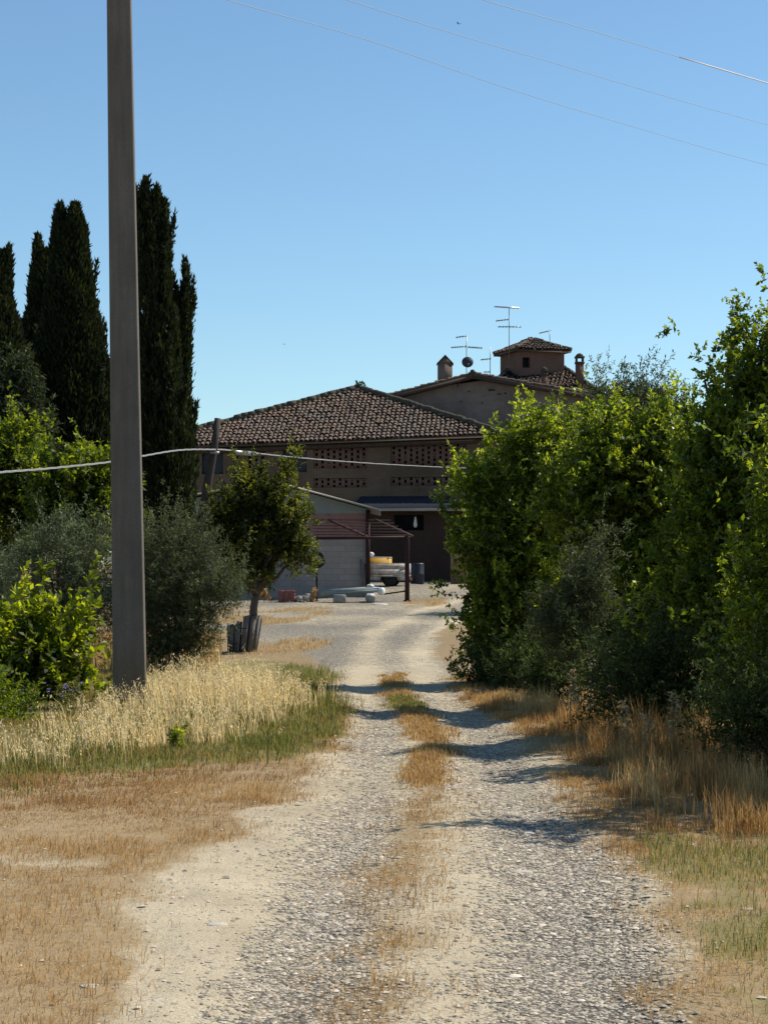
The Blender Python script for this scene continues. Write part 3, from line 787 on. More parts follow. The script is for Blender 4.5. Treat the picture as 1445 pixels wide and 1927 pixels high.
# --- olives
OG = 'grey-green olive bushes along the left verge'
tree('olive_bush', 'grey-green olive bush left of the concrete pole, behind the bright bush', 'olive bush', GB(120, 31),
     [PL(110, 1065, 31, 78, 82), PL(170, 1060, 31, 60, 75), PL(60, 1100, 31, 60, 60), PL(160, 1150, 31, 75, 80), PL(120, 1010, 31, 45, 35)], .07,
     dict(ntw=5200, twl=.28, per=10, L=.052, W=.24, mat=M['olive'], seed=7, up=.6, inner=.3, rough=.3), OG)
tree('olive_bush', 'small pale olive bush cut by the left edge', 'olive bush', GB(-8, 32),
     [PL(-5, 1095, 32, 48, 50), PL(-25, 1140, 32, 60, 60)], .06,
     dict(ntw=1900, twl=.28, per=10, L=.052, W=.24, mat=M['olive'], seed=9, up=.6, inner=.3, rough=.3), OG)
tree('olive_bush', 'wide grey-green olive bush right of the concrete pole', 'olive bush', GB(330, 31),
     [PL(330, 1070, 31, 88, 85), PL(370, 1120, 31, 75, 80), PL(285, 1130, 31, 60, 90), PL(330, 1185, 31, 75, 60), PL(425, 1120, 31, 42, 48), PL(355, 1010, 31, 50, 30), PL(300, 1225, 31, 75, 42), PL(365, 1205, 31, 52, 44), PL(325, 1240, 31, 66, 34)], .07,
     dict(ntw=9500, twl=.28, per=10, L=.05, W=.24, mat=M['olive_dark'], seed=10, up=.5, inner=.3, rough=.3), OG)
# --- bright bush
tree('leafy_bush', 'bright yellow-green broad-leaved bush left of the concrete pole base', 'bush', GB(95, 24.5),
     [PL(60, 1235, 24.5, 80, 62), PL(130, 1250, 24.5, 56, 56), PL(0, 1250, 24.5, 66, 70), PL(100, 1290, 24.5, 80, 40), PL(168, 1225, 24.5, 26, 30), PL(70, 1190, 24.5, 34, 20)], .035,
     dict(ntw=1000, twl=.36, per=11, L=.10, W=.55, mat=M['fig'], seed=12, up=.9, inner=.38, rough=.3, spread=.8), trunkname='stems', ntargets=24)
# --- caged tree
cb = GB(462, 38)
tree('young_tree', 'small dark leaning tree growing out of the paling cage', 'tree', cb,
     [PL(478, 918, 38, 40, 42), PL(440, 962, 38, 46, 38), PL(500, 955, 38, 48, 45), PL(545, 985, 38, 40, 50), PL(470, 1020, 38, 66, 48), PL(545, 1030, 38, 42, 42),
      PL(538, 910, 38, 17, 22), PL(452, 888, 38, 12, 20), PL(412, 985, 38, 28, 30), PL(475, 1065, 38, 50, 45), PL(548, 884, 38, 17, 22), PL(425, 1035, 38, 24, 34), PL(572, 1055, 38, 22, 30), PL(395, 985, 38, 14, 16)], .10,
     dict(ntw=8200, twl=.2, per=9, L=.058, W=.5, mat=M['oak'], seed=14, up=.4, inner=.3, rough=.5), mid=P(486, 1120, 38), ntargets=14)
cg = thing('paling_cage', 'weathered wooden paling cage around the foot of the small tree', 'tree guard', (cb[0], cb[1] - .05, cb[2]))
k = 38 / F
cx = (456 - UC) * k; cz = H + (VH - 1228) * k
nn = 13
for i in range(nn):
    a = math.pi * (1 + (i + .5) / nn * 1.0) if i < nn else 0
    th = 2 * math.pi * i / nn
    x, y = cx + .275 * math.cos(th), 38 + .22 * math.sin(th)
    topz = .62 + .10 * (math.cos(th) > 0) * (1 if i % 2 else .8) + random.uniform(-.03, .05) - .05 * (math.cos(th) < 0)
    b = MB()
    lean = .055 * 1 + .02 * math.cos(th)
    R = rotz(th + math.pi / 2)
    z0 = float(relief(A([x]), A([y]))[0]) - .02
    bot = [A([x, y, z0]) + R @ A(q) for q in ((-.055, -.012, 0), (.055, -.012, 0), (.055, .012, 0), (-.055, .012, 0))]
    top = [q + A([lean + .045 * math.cos(th), 0, topz + random.uniform(-.02, .02)]) for q in bot]
    b.prism(bot, top)
    b.build('paling', M['wood_grey'], cg)
b = MB()
for zz in (.16, .46):
    b.tube([(cx + .285 * math.cos(t) + .09 * zz, 38 + .235 * math.sin(t), zz) for t in np.linspace(0, 2 * math.pi, 24)], .006, 5)
b.build('binding_wire', M['rust'], cg)

# --- right hedge
tree('elm_tree', 'bushy elm at the bend of the track, nearest the farm buildings', 'tree', GB(985, 27.8),
     [PL(1000, 885, 27.8, 72, 70), PL(1055, 842, 27.8, 56, 56), PL(928, 948, 27.8, 62, 58), PL(985, 990, 27.8, 105, 100), PL(930, 1060, 27.8, 66, 95), PL(1000, 1140, 27.8, 105, 120), PL(950, 1200, 27.8, 66, 90), PL(1000, 1250, 27.8, 90, 60),
      PL(866, 915, 27.8, 24, 24), PL(1012, 822, 27.8, 24, 32), PL(856, 985, 27.8, 22, 16), PL(860, 1090, 27.8, 16, 12), PL(1090, 890, 27.8, 68, 72)], .09,
     dict(ntw=10500, twl=.30, per=14, L=.062, W=.55, mat=M['elm'], seed=20, up=.6, inner=.28, rough=.3), ntargets=16)
tree('elm_tree', 'bright-topped elm in the middle of the right-hand hedge', 'tree', GB(1190, 23.5),
     [PL(1160, 890, 23.5, 90, 85), PL(1235, 880, 23.5, 100, 95), PL(1095, 830, 24, 42, 48), PL(1130, 970, 23.5, 100, 95), PL(1260, 970, 23.5, 130, 110), PL(1200, 1080, 23.5, 135, 110), PL(1210, 1190, 23.5, 130, 100), PL(1290, 850, 23.5, 55, 60),
      PL(1075, 925, 23.5, 50, 55), PL(1135, 830, 23.5, 30, 38), PL(1240, 812, 23.5, 34, 36), PL(1180, 822, 23.5, 24, 30)], .09,
     dict(ntw=10500, twl=.28, per=14, L=.060, W=.55, mat=M['elm'], seed=21, up=.55, inner=.28, rough=.3), ntargets=16)
tree('elm_tree', 'tallest elm at the right edge with sprays against the sky', 'tree', GB(1430, 19.5),
     [PL(1410, 850, 19.5, 105, 110), PL(1455, 740, 19.5, 75, 95), PL(1372, 745, 19.5, 45, 50), PL(1450, 660, 19.5, 38, 45), PL(1405, 690, 19.5, 30, 36), PL(1345, 930, 19.5, 90, 110), PL(1460, 930, 19.5, 130, 120), PL(1400, 1040, 19.5, 150, 130), PL(1330, 1150, 19.5, 110, 110),
      PL(1460, 1180, 19.5, 140, 130), PL(1325, 715, 19.5, 22, 20), PL(1445, 610, 19.5, 16, 24), PL(1550, 700, 19.5, 100, 140)], .10,
     dict(ntw=8800, twl=.28, per=14, L=.058, W=.55, mat=M['elm'], seed=22, up=.6, inner=.28, rough=.32), ntargets=20)
tree('elm_tree', 'elm beyond the right edge whose low branches hang over the dry grass', 'tree', GB(1560, 17.2),
     [PL(1580, 930, 17.2, 150, 160), PL(1480, 1120, 17.2, 110, 120), PL(1470, 1270, 17.2, 100, 110), PL(1600, 1150, 17.2, 160, 180), PL(1440, 1330, 17.2, 60, 50)], .10,
     dict(ntw=4200, twl=.32, per=10, L=.07, W=.5, mat=M['elm'], seed=23, up=.5, inner=.28, rough=.3), ntargets=12)
tree('elm_tree', 'elm outside the right edge that shades the dry grass', 'tree', (4.8, 14.8, 0.0),
     [((4.45, 14.5, 2.2), (.9, .9, 1.2)), ((5.2, 15.2, 2.6), (1.3, 1.3, 1.4)), ((4.7, 14.6, 1.0), (.9, .8, .8)), ((4.0, 14.2, 3.5), (.5, .5, .45)), ((3.95, 13.6, 2.7), (.45, .35, .4))], .10,
     dict(ntw=3600, twl=.32, per=9, L=.075, W=.5, mat=M['elm'], seed=28, up=.5, inner=.28, rough=.3), ntargets=8)
tree('olive_bush', 'pale grey-green wild olive standing in front of the roadside elms', 'olive bush', GB(1080, 21.8),
     [PL(1118, 1045, 21.8, 38, 42), PL(1085, 1110, 21.8, 46, 58), PL(1048, 1180, 21.8, 46, 55), PL(1085, 1215, 21.8, 50, 60), PL(1110, 1130, 21.8, 40, 60)], .045,
     dict(ntw=2500, twl=.22, per=10, L=.042, W=.3, mat=M['olive_dark'], seed=24, up=.5, inner=.3, rough=.3))
tree('undergrowth_bush', 'dark low bush under the elms behind the dry stalks', 'bush', GB(1230, 18.8),
     [PL(1200, 1270, 18.8, 100, 75), PL(1320, 1270, 18.8, 110, 85), PL(1120, 1270, 20, 55, 55), PL(1260, 1330, 18.8, 150, 50)], .04,
     dict(ntw=3800, twl=.26, per=9, L=.045, W=.4, mat=M['under'], seed=25, up=.5, inner=.3, rough=.3))
tree('undergrowth_bush', 'dark low bush at the right edge above the dry grass', 'bush', GB(1430, 15.5),
     [PL(1430, 1350, 15.5, 120, 70), PL(1540, 1330, 15.5, 130, 90), PL(1360, 1390, 15.5, 60, 40)], .04,
     dict(ntw=2600, twl=.24, per=9, L=.042, W=.4, mat=M['under'], seed=26, up=.5, inner=.3, rough=.3))
tree('undergrowth_bush', 'brownish low scrub at the foot of the elm by the bend', 'bush', GB(930, 27),
     [PL(920, 1265, 27, 50, 45), PL(980, 1270, 26, 60, 55), PL(1040, 1290, 24, 60, 50), PL(890, 1295, 27, 30, 25)], .03,
     dict(ntw=2600, twl=.2, per=9, L=.05, W=.35, mat=M['under'], seed=29, up=.6, inner=.3, rough=.3))
tree('undergrowth_bush', 'dark low bush in the bottom corner of the left verge, under the bright bush', 'bush', GB(-20, 20.5),
     [PL(-30, 1340, 20.5, 70, 45), PL(30, 1335, 21.5, 45, 40), PL(-90, 1330, 20.5, 70, 60)], .03,
     dict(ntw=1500, twl=.2, per=9, L=.05, W=.4, mat=M['walnut'], seed=33, up=.6, inner=.3, rough=.3))
tree('olive_tree', 'hazy olive tree behind the hedge, right of the farmhouse roof', 'olive tree', GB(1190, 62),
     [PL(1145, 765, 62, 40, 36), PL(1190, 762, 62, 48, 36), PL(1245, 768, 62, 40, 34), PL(1190, 820, 62, 95, 60), PL(1132, 742, 62, 16, 18), PL(1215, 735, 62, 14, 16)], .18,
     dict(ntw=4200, twl=.55, per=9, L=.13, W=.3, mat=M['olive_dark'], seed=27, up=.7, inner=.3, rough=.3))

# --- stalks, weeds
def stalk(label, u, v0, v1, Y, seed):
    g = np.random.default_rng(seed)
    k = Y / F
    x = (u - UC) * k; zt = H - (v1 - VH) * k
    z0 = float(relief(A([x]), A([Y]))[0])
    o = thing('dry_weed', label, 'dried weed', (x, Y, z0), 'dried weeds standing up in the right-hand verge')
    b = MB()
    pts = [A([x + .03 * math.sin(s * 3 + seed) * (s), Y + .02 * s, z0 + (zt - z0) * s]) for s in np.linspace(0, 1, 7)]
    b.tube(pts, np.linspace(.007, .003, 7), 5)
    b.build('stem', M['stalk'], o)
    n = 75
    s = g.uniform(.35, 1.02, n); a = g.uniform(0, 6.28, n)
    p0 = A([pts[0] + (pts[-1] - pts[0]) * q for q in s])
    p0[:, 0] += np.cos(a) * .035 * (1.25 - s); p0[:, 1] += np.sin(a) * .035 * (1.25 - s)
    D = np.stack([np.cos(a) * .7, np.sin(a) * .7, g.uniform(-1.0, .5, n)], 1); D /= np.linalg.norm(D, axis=1)[:, None]
    V = leafquads(p0, D, g.uniform(.03, .075, n), g.uniform(.015, .03, n))
    mesh('withered_leaves', V, np.arange(len(V)).reshape(-1, 4), M['stalk'], o, False, {'rnd': ('FACE', g.uniform(.2, 1, n))})
stalk('dried leafy weed spike, leftmost of the three tall ones in the verge', 1178, 1400, 1318, 16.8, 1)
stalk('short bushy dried weed between the two tall spikes', 1224, 1400, 1345, 16.6, 2)
stalk('tallest dried weed spike standing before the dark bush', 1270, 1400, 1303, 16.4, 3)
stalk('thin dried weed right beside the pale olive bush', 1075, 1300, 1262, 19.8, 4)
stalk('drooping dried weed between pale olive and dark bush', 1110, 1300, 1238, 19.3, 5)
stalk('dried weed with scattered leaves against the dark bush', 1145, 1300, 1250, 19.0, 6)

def weed(name, label, cat, u, v, r, mat, n, L, W):
    g = gp(u, v)
    o = thing(name, label, cat, (g[0], g[1], float(relief(A([g[0]]), A([g[1]]))[0])))
    k = g[1] / F
    c = A([g[0], g[1], float(hz(0, g[1])) + r * k])
    foliage('leaves', [(c, (r * k, r * k, r * k))], n, .1, 6, L, W, mat, o, 3, .6, .4)
    b = MB()
    for q in range(5):
        b.tube([c - A([0, 0, r * k]), c + A([math.cos(q * 1.3), math.sin(q * 1.3), .5]) * r * k * .6], [.005, .002], 5)
    b.build('stems', M['bark'], o)
    return o, c
weed('small_weed', 'small fresh green weed at the edge of the green verge', 'weed', 326, 1412, 13, M['fig'], 60, .045, .4)
o, c = weed('flowering_weed', 'low weed with pale purple flowers left of the concrete pole base', 'flowers', 130, 1345, 26, M['green'], 70, .05, .25)
nf = 16
a = rng.uniform(0, 6.28, nf); rr = rng.uniform(0, .3, nf)
pf = c + np.stack([np.cos(a) * rr, np.sin(a) * rr, .12 + rng.uniform(-.06, .1, nf)], 1)
for q in range(nf):
    pa = np.linspace(0, 6.28, 6)[:-1]
    D = np.stack([np.cos(pa), np.sin(pa), 0 * pa + .35], 1); D /= np.linalg.norm(D, axis=1)[:, None]
    V = leafquads(np.repeat(pf[q][None], 5, 0), D, .03, .022)
    mesh('flower', V, np.arange(len(V)).reshape(-1, 4), M['purple'], o, False, {'rnd': ('FACE', rng.uniform(0, 1, 5))})

SG_ = 'flat pale stones lying on the track'
M['flat_stone'] = m_plain('pale_flat_stone', (.40, .355, .29), (.60, .54, .45), 14, .85, 0, .4, 60)
for i, (u, v, wpx, lb) in enumerate(((515, 1583, 34, 'farthest flat pale stone, at the left rim of the left wheel track'), (578, 1666, 40, 'flat pale stone in the left wheel track, second farthest'), (598, 1717, 60, 'longest flat pale stone, across the dark gravel of the left wheel track'),
     (480, 1749, 44, 'pinkish flat stone near the left edge of the dark gravel'), (405, 1748, 60, 'wide flat stone left of the pinkish one'), (978, 1638, 66, 'flat pale stone in the right wheel track, farther of the two'), (985, 1692, 40, 'flat pale stone in the right wheel track, nearer of the two'),
     (165, 1868, 55, 'flat pale stone on the bare soil at the lower left'), (1404, 1722, 36, 'white stone in the green grass at the lower right'), (300, 1895, 38, 'small flat stone near the bottom edge left of the track'))):
    g_ = gp(u, v); g2 = np.random.default_rng(100 + i); kk = g_[1] / F; hw_ = wpx * kk * .40; z0 = float(relief(A([g_[0]]), A([g_[1]]))[0])
    a_ = np.sort(g2.uniform(0, 6.28, 9)); a_ = np.linspace(0, 6.28, 10)[:-1] + g2.uniform(-.25, .25, 9)
    rr = g2.uniform(.55, 1.15, 9); q0 = np.stack([np.cos(a_) * rr * hw_, np.sin(a_) * rr * hw_ * .75, 0 * a_], 1) + A([g_[0], g_[1], z0 - .01])
    ht = hw_ * .10 + .002
    q1 = (q0 - q0.mean(0)) * .96 + q0.mean(0) + A([0, 0, .01 + ht * .7]); q2 = (q0 - q0.mean(0)) * A([.78, .78, 1]) + q0.mean(0) + A([0, 0, .01 + ht]) + np.stack([0 * rr, 0 * rr, g2.uniform(-.003, .003, 9)], 1)
    V = np.concatenate([q0, q1, q2]); FF = [(l * 9 + j, l * 9 + (j + 1) % 9, l * 9 + 9 + (j + 1) % 9, l * 9 + 9 + j) for l in (0, 1) for j in range(9)] + [tuple(range(18, 27))]
    props(mesh('flat_stone', V, FF, M['flat_stone']), lb, 'stone', SG_)

# ---------------------------------------------------------------- poles and wires
Yp = 23.3
kp = Yp / F
o = thing('utility_pole', 'tall tapering square grey concrete pole on the left verge', 'utility pole', ((245 - UC) * kp, Yp, 0))
b = MB()
def ring(uc, wpx, z, rot):
    hw = wpx * kp / 2; c = hw * .05
    q = [(-hw + c, -hw), (hw - c, -hw), (hw, -hw + c), (hw, hw - c), (hw - c, hw), (-hw + c, hw), (-hw, hw - c), (-hw, -hw + c)]
    R = rotz(rot)
    return [R @ A([x, y, 0]) + A([(uc - UC) * kp, Yp, z]) for x, y in q]
zt = H + (VH + 180) * kp
prev = None
rings = []
for s in np.linspace(0, 1, 12):
    v = 1345 + (-180 - 1345) * s
    uc = 246 - 21 * (1345 - v) / 1345.0; wd = 61 - 17 * (1345 - v) / 1345.0
    rings.append(ring(uc, wd, (H + (VH - v) * kp) if s > 0 else -.3, .075))
V = np.concatenate([A(r) for r in rings]); FF = []
for i in range(11):
    for q in range(8):
        l = (q + 1) % 8
        FF.append((i * 8 + q, i * 8 + l, i * 8 + 8 + l, i * 8 + 8 + q))
FF += [tuple(range(7, -1, -1)), tuple(range(88, 96))]
b.add(V, FF); b.build('shaft', M['pole'], o)
# steel crossarm with insulators above the frame
b = MB(); tp = P(224, -150, Yp)
b.box(tp + A([0, -.2, 0]), (1.6, .08, .08)); b.build('crossarm', M['grey_metal'], o)
for dx in (-.7, 0, .7):
    b = MB(); b.lathe(tp + A([dx, -.2, .04]), [(.02, 0), (.05, .04), (.03, .07), (.05, .1), (.03, .13), (.01, .16)], 10); b.build('insulator', M['white_paint'], o, True)

Yw = 45.0
kw = Yw / F
o = thing('wooden_pole', 'dark leaning wooden pole behind the small caged tree', 'utility pole', GB(365, Yw))
b = MB()
b.tube([GB(361, Yw, -.2), P(375, 1010, Yw), P(393, 900, Yw), P(404, 840, Yw), P(410, 787, Yw)], [.13, .125, .105, .085, .075], 10)
b.build('shaft', M['wood_pole'], o, True)
b = MB(); b.tube([P(396, 852, Yw - .1), P(413, 852, Yw - .1)], .03, 8); b.build('cable_clamp', M['grey_metal'], o)

def strand(name, label, cat, pts, rad, mat, group=None, twist=0, n=90):
    pts = A(pts); s = np.linspace(0, 1, len(pts)); t = np.linspace(0, 1, n)
    # smooth interpolation (Catmull-Rom)
    out = []
    m = len(pts) - 1
    for q in t:
        f = q * m; i = min(int(f), m - 1); u = f - i
        p0, p1, p2, p3 = pts[max(i - 1, 0)], pts[i], pts[i + 1], pts[min(i + 2, m)]
        out.append(.5 * ((2 * p1) + (-p0 + p2) * u + (2 * p0 - 5 * p1 + 4 * p2 - p3) * u * u + (-p0 + 3 * p1 - 3 * p2 + p3) * u ** 3))
    out = A(out)
    b = MB()
    if twist:
        for ph in (0, math.pi * 2 / 3, math.pi * 4 / 3):
            a = np.arange(n) * twist + ph
            b.tube(out + np.stack([0 * a, np.cos(a) * rad, np.sin(a) * rad], 1), rad * .8, 5)
    else:
        b.tube(out, rad, 6)
    o = b.build(name, mat, None, True)
    return props(o, label, cat, group)
t = NT('weathered_cable')
M['cable'] = t.done(t.bsdf((.27, .27, .26), .55, None, 0, .4))
t = NT('thin_wire')
M['wire'] = t.done(t.bsdf((.30, .36, .44), .5, None, 0, .5))
strand('overhead_cable', 'thick bundled grey cable slung from the leaning wooden pole', 'cable',
       [P(-260, 912, 21.5 + 5), P(-50, 895, 27), P(0, 889, 28), P(100, 881, 31), P(210, 869, 34.5), P(270, 858, 37.5), P(340, 847, 41.5), P(405, 846, 44.85), P(440, 848, 48), P(560, 861, 58), P(700, 872, 70), P(830, 879, 82), P(890, 881, 88.6)],
       .0105, M['cable'], None, .3, 420)
b = MB(); b.tube([P(442, 851, 48), P(480, 854, 51.2)], .06, 8); props(b.build('cable_sleeve', M['grey_metal'], None, True), 'pale tubular sleeve hanging on the cable right of the wooden pole', 'cable joint')
WG = 'thin wires across the upper sky'
strand('power_line', 'lowest of the three thin wires crossing the sky', 'wire', [P(180, -85, 20), P(430, 0, 22.5), P(700, 78, 26), P(960, 168, 30), P(1230, 250, 34), P(1445, 311, 38), P(1800, 400, 46)], .0042, M['wire'], WG)
strand('power_line', 'middle one of the three thin wires crossing the sky', 'wire', [P(400, -90, 20), P(655, 0, 23), P(860, 65, 26), P(1040, 118, 29), P(1200, 166, 32), P(1445, 235, 37), P(1800, 325, 45)], .0042, M['wire'], WG)
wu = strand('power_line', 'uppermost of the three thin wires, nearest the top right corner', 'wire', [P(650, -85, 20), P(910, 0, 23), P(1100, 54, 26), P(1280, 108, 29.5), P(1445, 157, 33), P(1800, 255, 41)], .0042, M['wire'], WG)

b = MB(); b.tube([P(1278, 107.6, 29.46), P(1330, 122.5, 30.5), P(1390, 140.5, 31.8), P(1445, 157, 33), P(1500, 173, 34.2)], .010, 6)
b.build('painted_glint', M['white_sack'], wu, True)  # thicker white tube stands for a sun glint on the bare wire

def bird(label, u, v, Y, s, ang):
    c = P(u, v, Y)
    o = thing('bird', label, 'bird', c, 'birds in flight')
    R = rotz(ang)
    b = MB()
    b.lathe(c, [(.005, -.09), (.02, -.06), (.028, 0), (.02, .05), (.014, .07), (.004, .09)], 8, A([[1, 0, 0], [0, 0, 1], [0, -1, 0]]) @ A(R) * 1.0 * s)
    b.build('body', M['bird'], o, True)
    for sd in (-1, 1):
        b = MB()
        top = [A([.01, .03, 0]), A([.12, .04, .07]), A([.21, -.02, .05]), A([.11, -.03, .06]), A([.01, -.03, 0])]
        q = [c + R @ (A([sd * p[0], p[1], p[2]]) * s) for p in top]
        b.prism([p - A([0, 0, .004]) for p in q], q)
        b.build('wing', M['bird'], o)
    b = MB(); q = [c + R @ (A(p) * s) for p in ([-.01, -.08, 0], [.01, -.08, 0], [.035, -.15, 0], [-.035, -.15, 0])]
    b.prism([p - A([0, 0, .004]) for p in q], q); b.build('tail', M['bird'], o)
bird('tiny dark bird flying high between the upper wires', 862, 45, 75, .75, 1.2)
bird('tiny dark bird low over the barn roof', 535, 648, 110, .6, .7)

# ---------------------------------------------------------------- roofs and walls
def tile_plane(name, poly, parent, seed=1, cw=.225, rl=.36, mat=None, label=None, amp=1.0):
    """poly: 3D points, first edge is the eave; tiles run up the slope"""
    g = np.random.default_rng(seed)
    poly = A(poly, float)
    e = poly[1] - poly[0]; e /= np.linalg.norm(e)
    nrm = np.cross(e, poly[2] - poly[0]); nrm /= np.linalg.norm(nrm)
    if nrm[2] < 0: nrm = -nrm
    s = np.cross(nrm, e)
    if s[2] < 0: s = -s
    q = np.stack([(poly - poly[0]) @ e, (poly - poly[0]) @ s], 1)
    us = np.arange(q[:, 0].min(), q[:, 0].max(), cw); vs = np.arange(-.06, q[:, 1].max(), rl)
    U, Vv = np.meshgrid(us, vs); U, Vv = U.ravel(), Vv.ravel()
    k = inpoly(U, np.maximum(Vv, .01) + .1, [tuple(x) for x in q])
    U, Vv = U[k], Vv[k]; n = len(U)
    U = U + g.normal(0, .012, n); Vv = Vv + g.normal(0, .022, n) - (g.uniform(0, 1, n) < .05) * g.uniform(0, .14, n)
    r = cw * .42 * g.uniform(.88, 1.1, n); sk = g.normal(0, .035, n); hh = g.normal(0, .008, n)
    th = np.linspace(0, math.pi, 5)
    T = np.zeros((n, 10, 3))
    for j, (l, sc, up) in enumerate(((0, 1.12, .05), (rl * 1.25, .85, .0))):
        for i, t in enumerate(th):
            a = -np.cos(t) * r * sc + sk * l * 2 ; h = np.sin(t) * r * .85 * sc * amp + up + hh
            T[:, j * 5 + i] = poly[0] + (U + a)[:, None] * e + (Vv + l)[:, None] * s + h[:, None] * nrm
    fc = A([[i, i + 1, i + 6, i + 5] for i in range(4)])
    FA = (fc[None] + np.arange(n)[:, None, None] * 10).reshape(-1, 4)
    front = (A([[4, 3, 2, 1]])[None] + np.arange(n)[:, None, None] * 10).reshape(-1, 4)
    rr = np.repeat(np.clip(g.beta(2.2, 2.4, n), 0, 1), 4)
    V = T.reshape(-1, 3); nb = len(V)
    # under-sheet, tilted plane slab
    lo = poly - nrm * .02
    V = np.concatenate([V, lo, lo - A([0, 0, .10])])
    m = len(poly)
    slab = [tuple(nb + i for i in range(m)), tuple(nb + m + i for i in range(m - 1, -1, -1))] + [(nb + i, nb + (i + 1) % m, nb + m + (i + 1) % m, nb + m + i) for i in range(m)]
    groups = [FA]; rn = [rr]
    for f in slab:
        groups.append(A([f])); rn.append([0.0])
    o = mesh(name, V, groups, mat or M['tile'], parent, False, {'rnd': ('FACE', np.concatenate(rn))})
    if label: o['label'] = label
    return o

def ridge_tiles(name, a, b_, parent, r=.13, mat=None, seed=1):
    g = np.random.default_rng(seed)
    a, b_ = A(a, float), A(b_, float); L = np.linalg.norm(b_ - a); n = int(L / .36); d = (b_ - a) / L
    mb = MB()
    for i in range(n):
        p = a + d * (i * .36); j = g.normal(0, .015, 3)
        mb.tube([p + j, p + d * .42 + j + A([0, 0, .02])], [r * g.uniform(.9, 1.15), r * .85], 8)
    return mb.build(name, mat or M['tile_ridge'], parent)

def wall(name, Aa, Bb, z0, ztop, holes, mat, parent, depth=.22, thick=.3):
    """vertical wall from Aa to Bb (xy); ztop(s) gives its top; holes (s0,s1,z0,z1); returns frame helpers"""
    Aa, Bb = A(Aa, float), A(Bb, float); L = np.linalg.norm(Bb - Aa); d = (Bb - Aa) / L; nb = A([-d[1], d[0]])   # nb points away from the viewer
    if nb[1] < 0: nb = -nb
    pt = lambda s, z, t=0: A([*(Aa + d * s + nb * t), z])
    ss = sorted({0.0, L, *[h[0] for h in holes], *[h[1] for h in holes], *np.linspace(0, L, 9)[1:-1]})
    zs = sorted({z0, *[h[2] for h in holes], *[h[3] for h in holes]})
    mb = MB()
    for i in range(len(ss) - 1):
        s0, s1 = ss[i], ss[i + 1]; sm = (s0 + s1) / 2
        zz = [z for z in zs if z < min(ztop(s0), ztop(s1)) - .01]
        for j in range(len(zz)):
            za = zz[j]; last = j == len(zz) - 1
            zb0 = ztop(s0) if last else zz[j + 1]; zb1 = ztop(s1) if last else zz[j + 1]
            zm = za + .01
            if any(h[0] < sm < h[1] and h[2] <= zm < h[3] for h in holes): continue
            mb.quad(pt(s0, za), pt(s1, za), pt(s1, zb1), pt(s0, zb0))
    for (s0, s1, a, b_) in holes:
        mb.quad(pt(s0, a), pt(s0, a, depth), pt(s0, b_, depth), pt(s0, b_))
        mb.quad(pt(s1, a, depth), pt(s1, a), pt(s1, b_), pt(s1, b_, depth))
        mb.quad(pt(s0, a), pt(s1, a), pt(s1, a, depth), pt(s0, a, depth))
        mb.quad(pt(s0, b_, depth), pt(s1, b_, depth), pt(s1, b_), pt(s0, b_))
    mb.build(name, mat, parent)
    return pt, L, d

def hit(u, v, Aa, Bb):                            # photo pixel -> (s, z) on the wall plane
    Aa, Bb = A(Aa, float), A(Bb, float); L = np.linalg.norm(Bb - Aa); d = (Bb - Aa) / L
    r = A([(u - UC) / F, 1.0]); M2 = A([[r[0], -d[0]], [r[1], -d[1]]])
    t, s = np.linalg.solve(M2, Aa)
    return s, H - (v - VH) / F * t

# ---------------------------------------------------------------- barn
LB, RB = A([-11.3, 91.0]), A([4.95, 89.2])
bd = (RB - LB) / np.linalg.norm(RB - LB); bn = A([-bd[1], bd[0]])
BL, BR = LB + bn * 15, RB + bn * 15
barn = thing('barn', 'large brown brick barn with hipped tile roof and brick lattice openings', 'barn', (-3.2, 97, .9))
zl, zr = 7.27, 7.78
W_ = lambda s: zl + (zr - zl) * s / 16.36
holes = []; lat = []; win = []
def rect(u0, u1, v0, v1, A_=LB, B_=RB):
    s0, za = hit(u0, v0, A_, B_); s1, zb = hit(u1, v1, A_, B_)
    return (min(s0, s1), max(s0, s1), min(za, zb), max(za, zb))
for q in ((380, 420, 848, 892), (532, 577, 842, 888)): win.append(rect(*q))
for q in ((590, 690, 838, 881), (735, 878, 836, 876), (590, 690, 900, 917), (735, 878, 898, 913), (440, 500, 850, 885)): lat.append(rect(*q))
pt, Lw, dw = wall('front_wall', LB, RB, .4, W_, win + lat, M['barn_wall'], barn, .22)
for Aq, Bq, za, zb in ((RB, BR, zr, zr), (BR, BL, zr, zl), (BL, LB, zl, zl)):
    m = MB(); m.quad(A([*Aq, .4]), A([*Bq, .4]), A([*Bq, zb]), A([*Aq, za])); m.build('wall', M['barn_wall'], barn)
m = MB()                                          # dark interior backing behind openings
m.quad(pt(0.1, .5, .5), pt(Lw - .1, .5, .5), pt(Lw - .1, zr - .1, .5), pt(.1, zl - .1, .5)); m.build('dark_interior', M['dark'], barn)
for (s0, s1, a, b_) in win:
    f = MB()
    for (x0, x1, y0, y1) in ((s0, s0 + .07, a, b_), (s1 - .07, s1, a, b_), (s0 + .07, s1 - .07, a, a + .07), (s0 + .07, s1 - .07, b_ - .07, b_), ((s0 + s1) / 2 - .025, (s0 + s1) / 2 + .025, a + .07, b_ - .07)):
        f.prism([pt(x0, y0, .14), pt(x1, y0, .14), pt(x1, y0, .2), pt(x0, y0, .2)], [pt(x0, y1, .14), pt(x1, y1, .14), pt(x1, y1, .2), pt(x0, y1, .2)])
    fo = f.build('window', M['blue_shutter'], barn)
    g_ = MB(); g_.quad(pt(s0, a, .18), pt(s1, a, .18), pt(s1, b_, .18), pt(s0, b_, .18)); g_.build('shutter', M['blue_shutter'], fo)
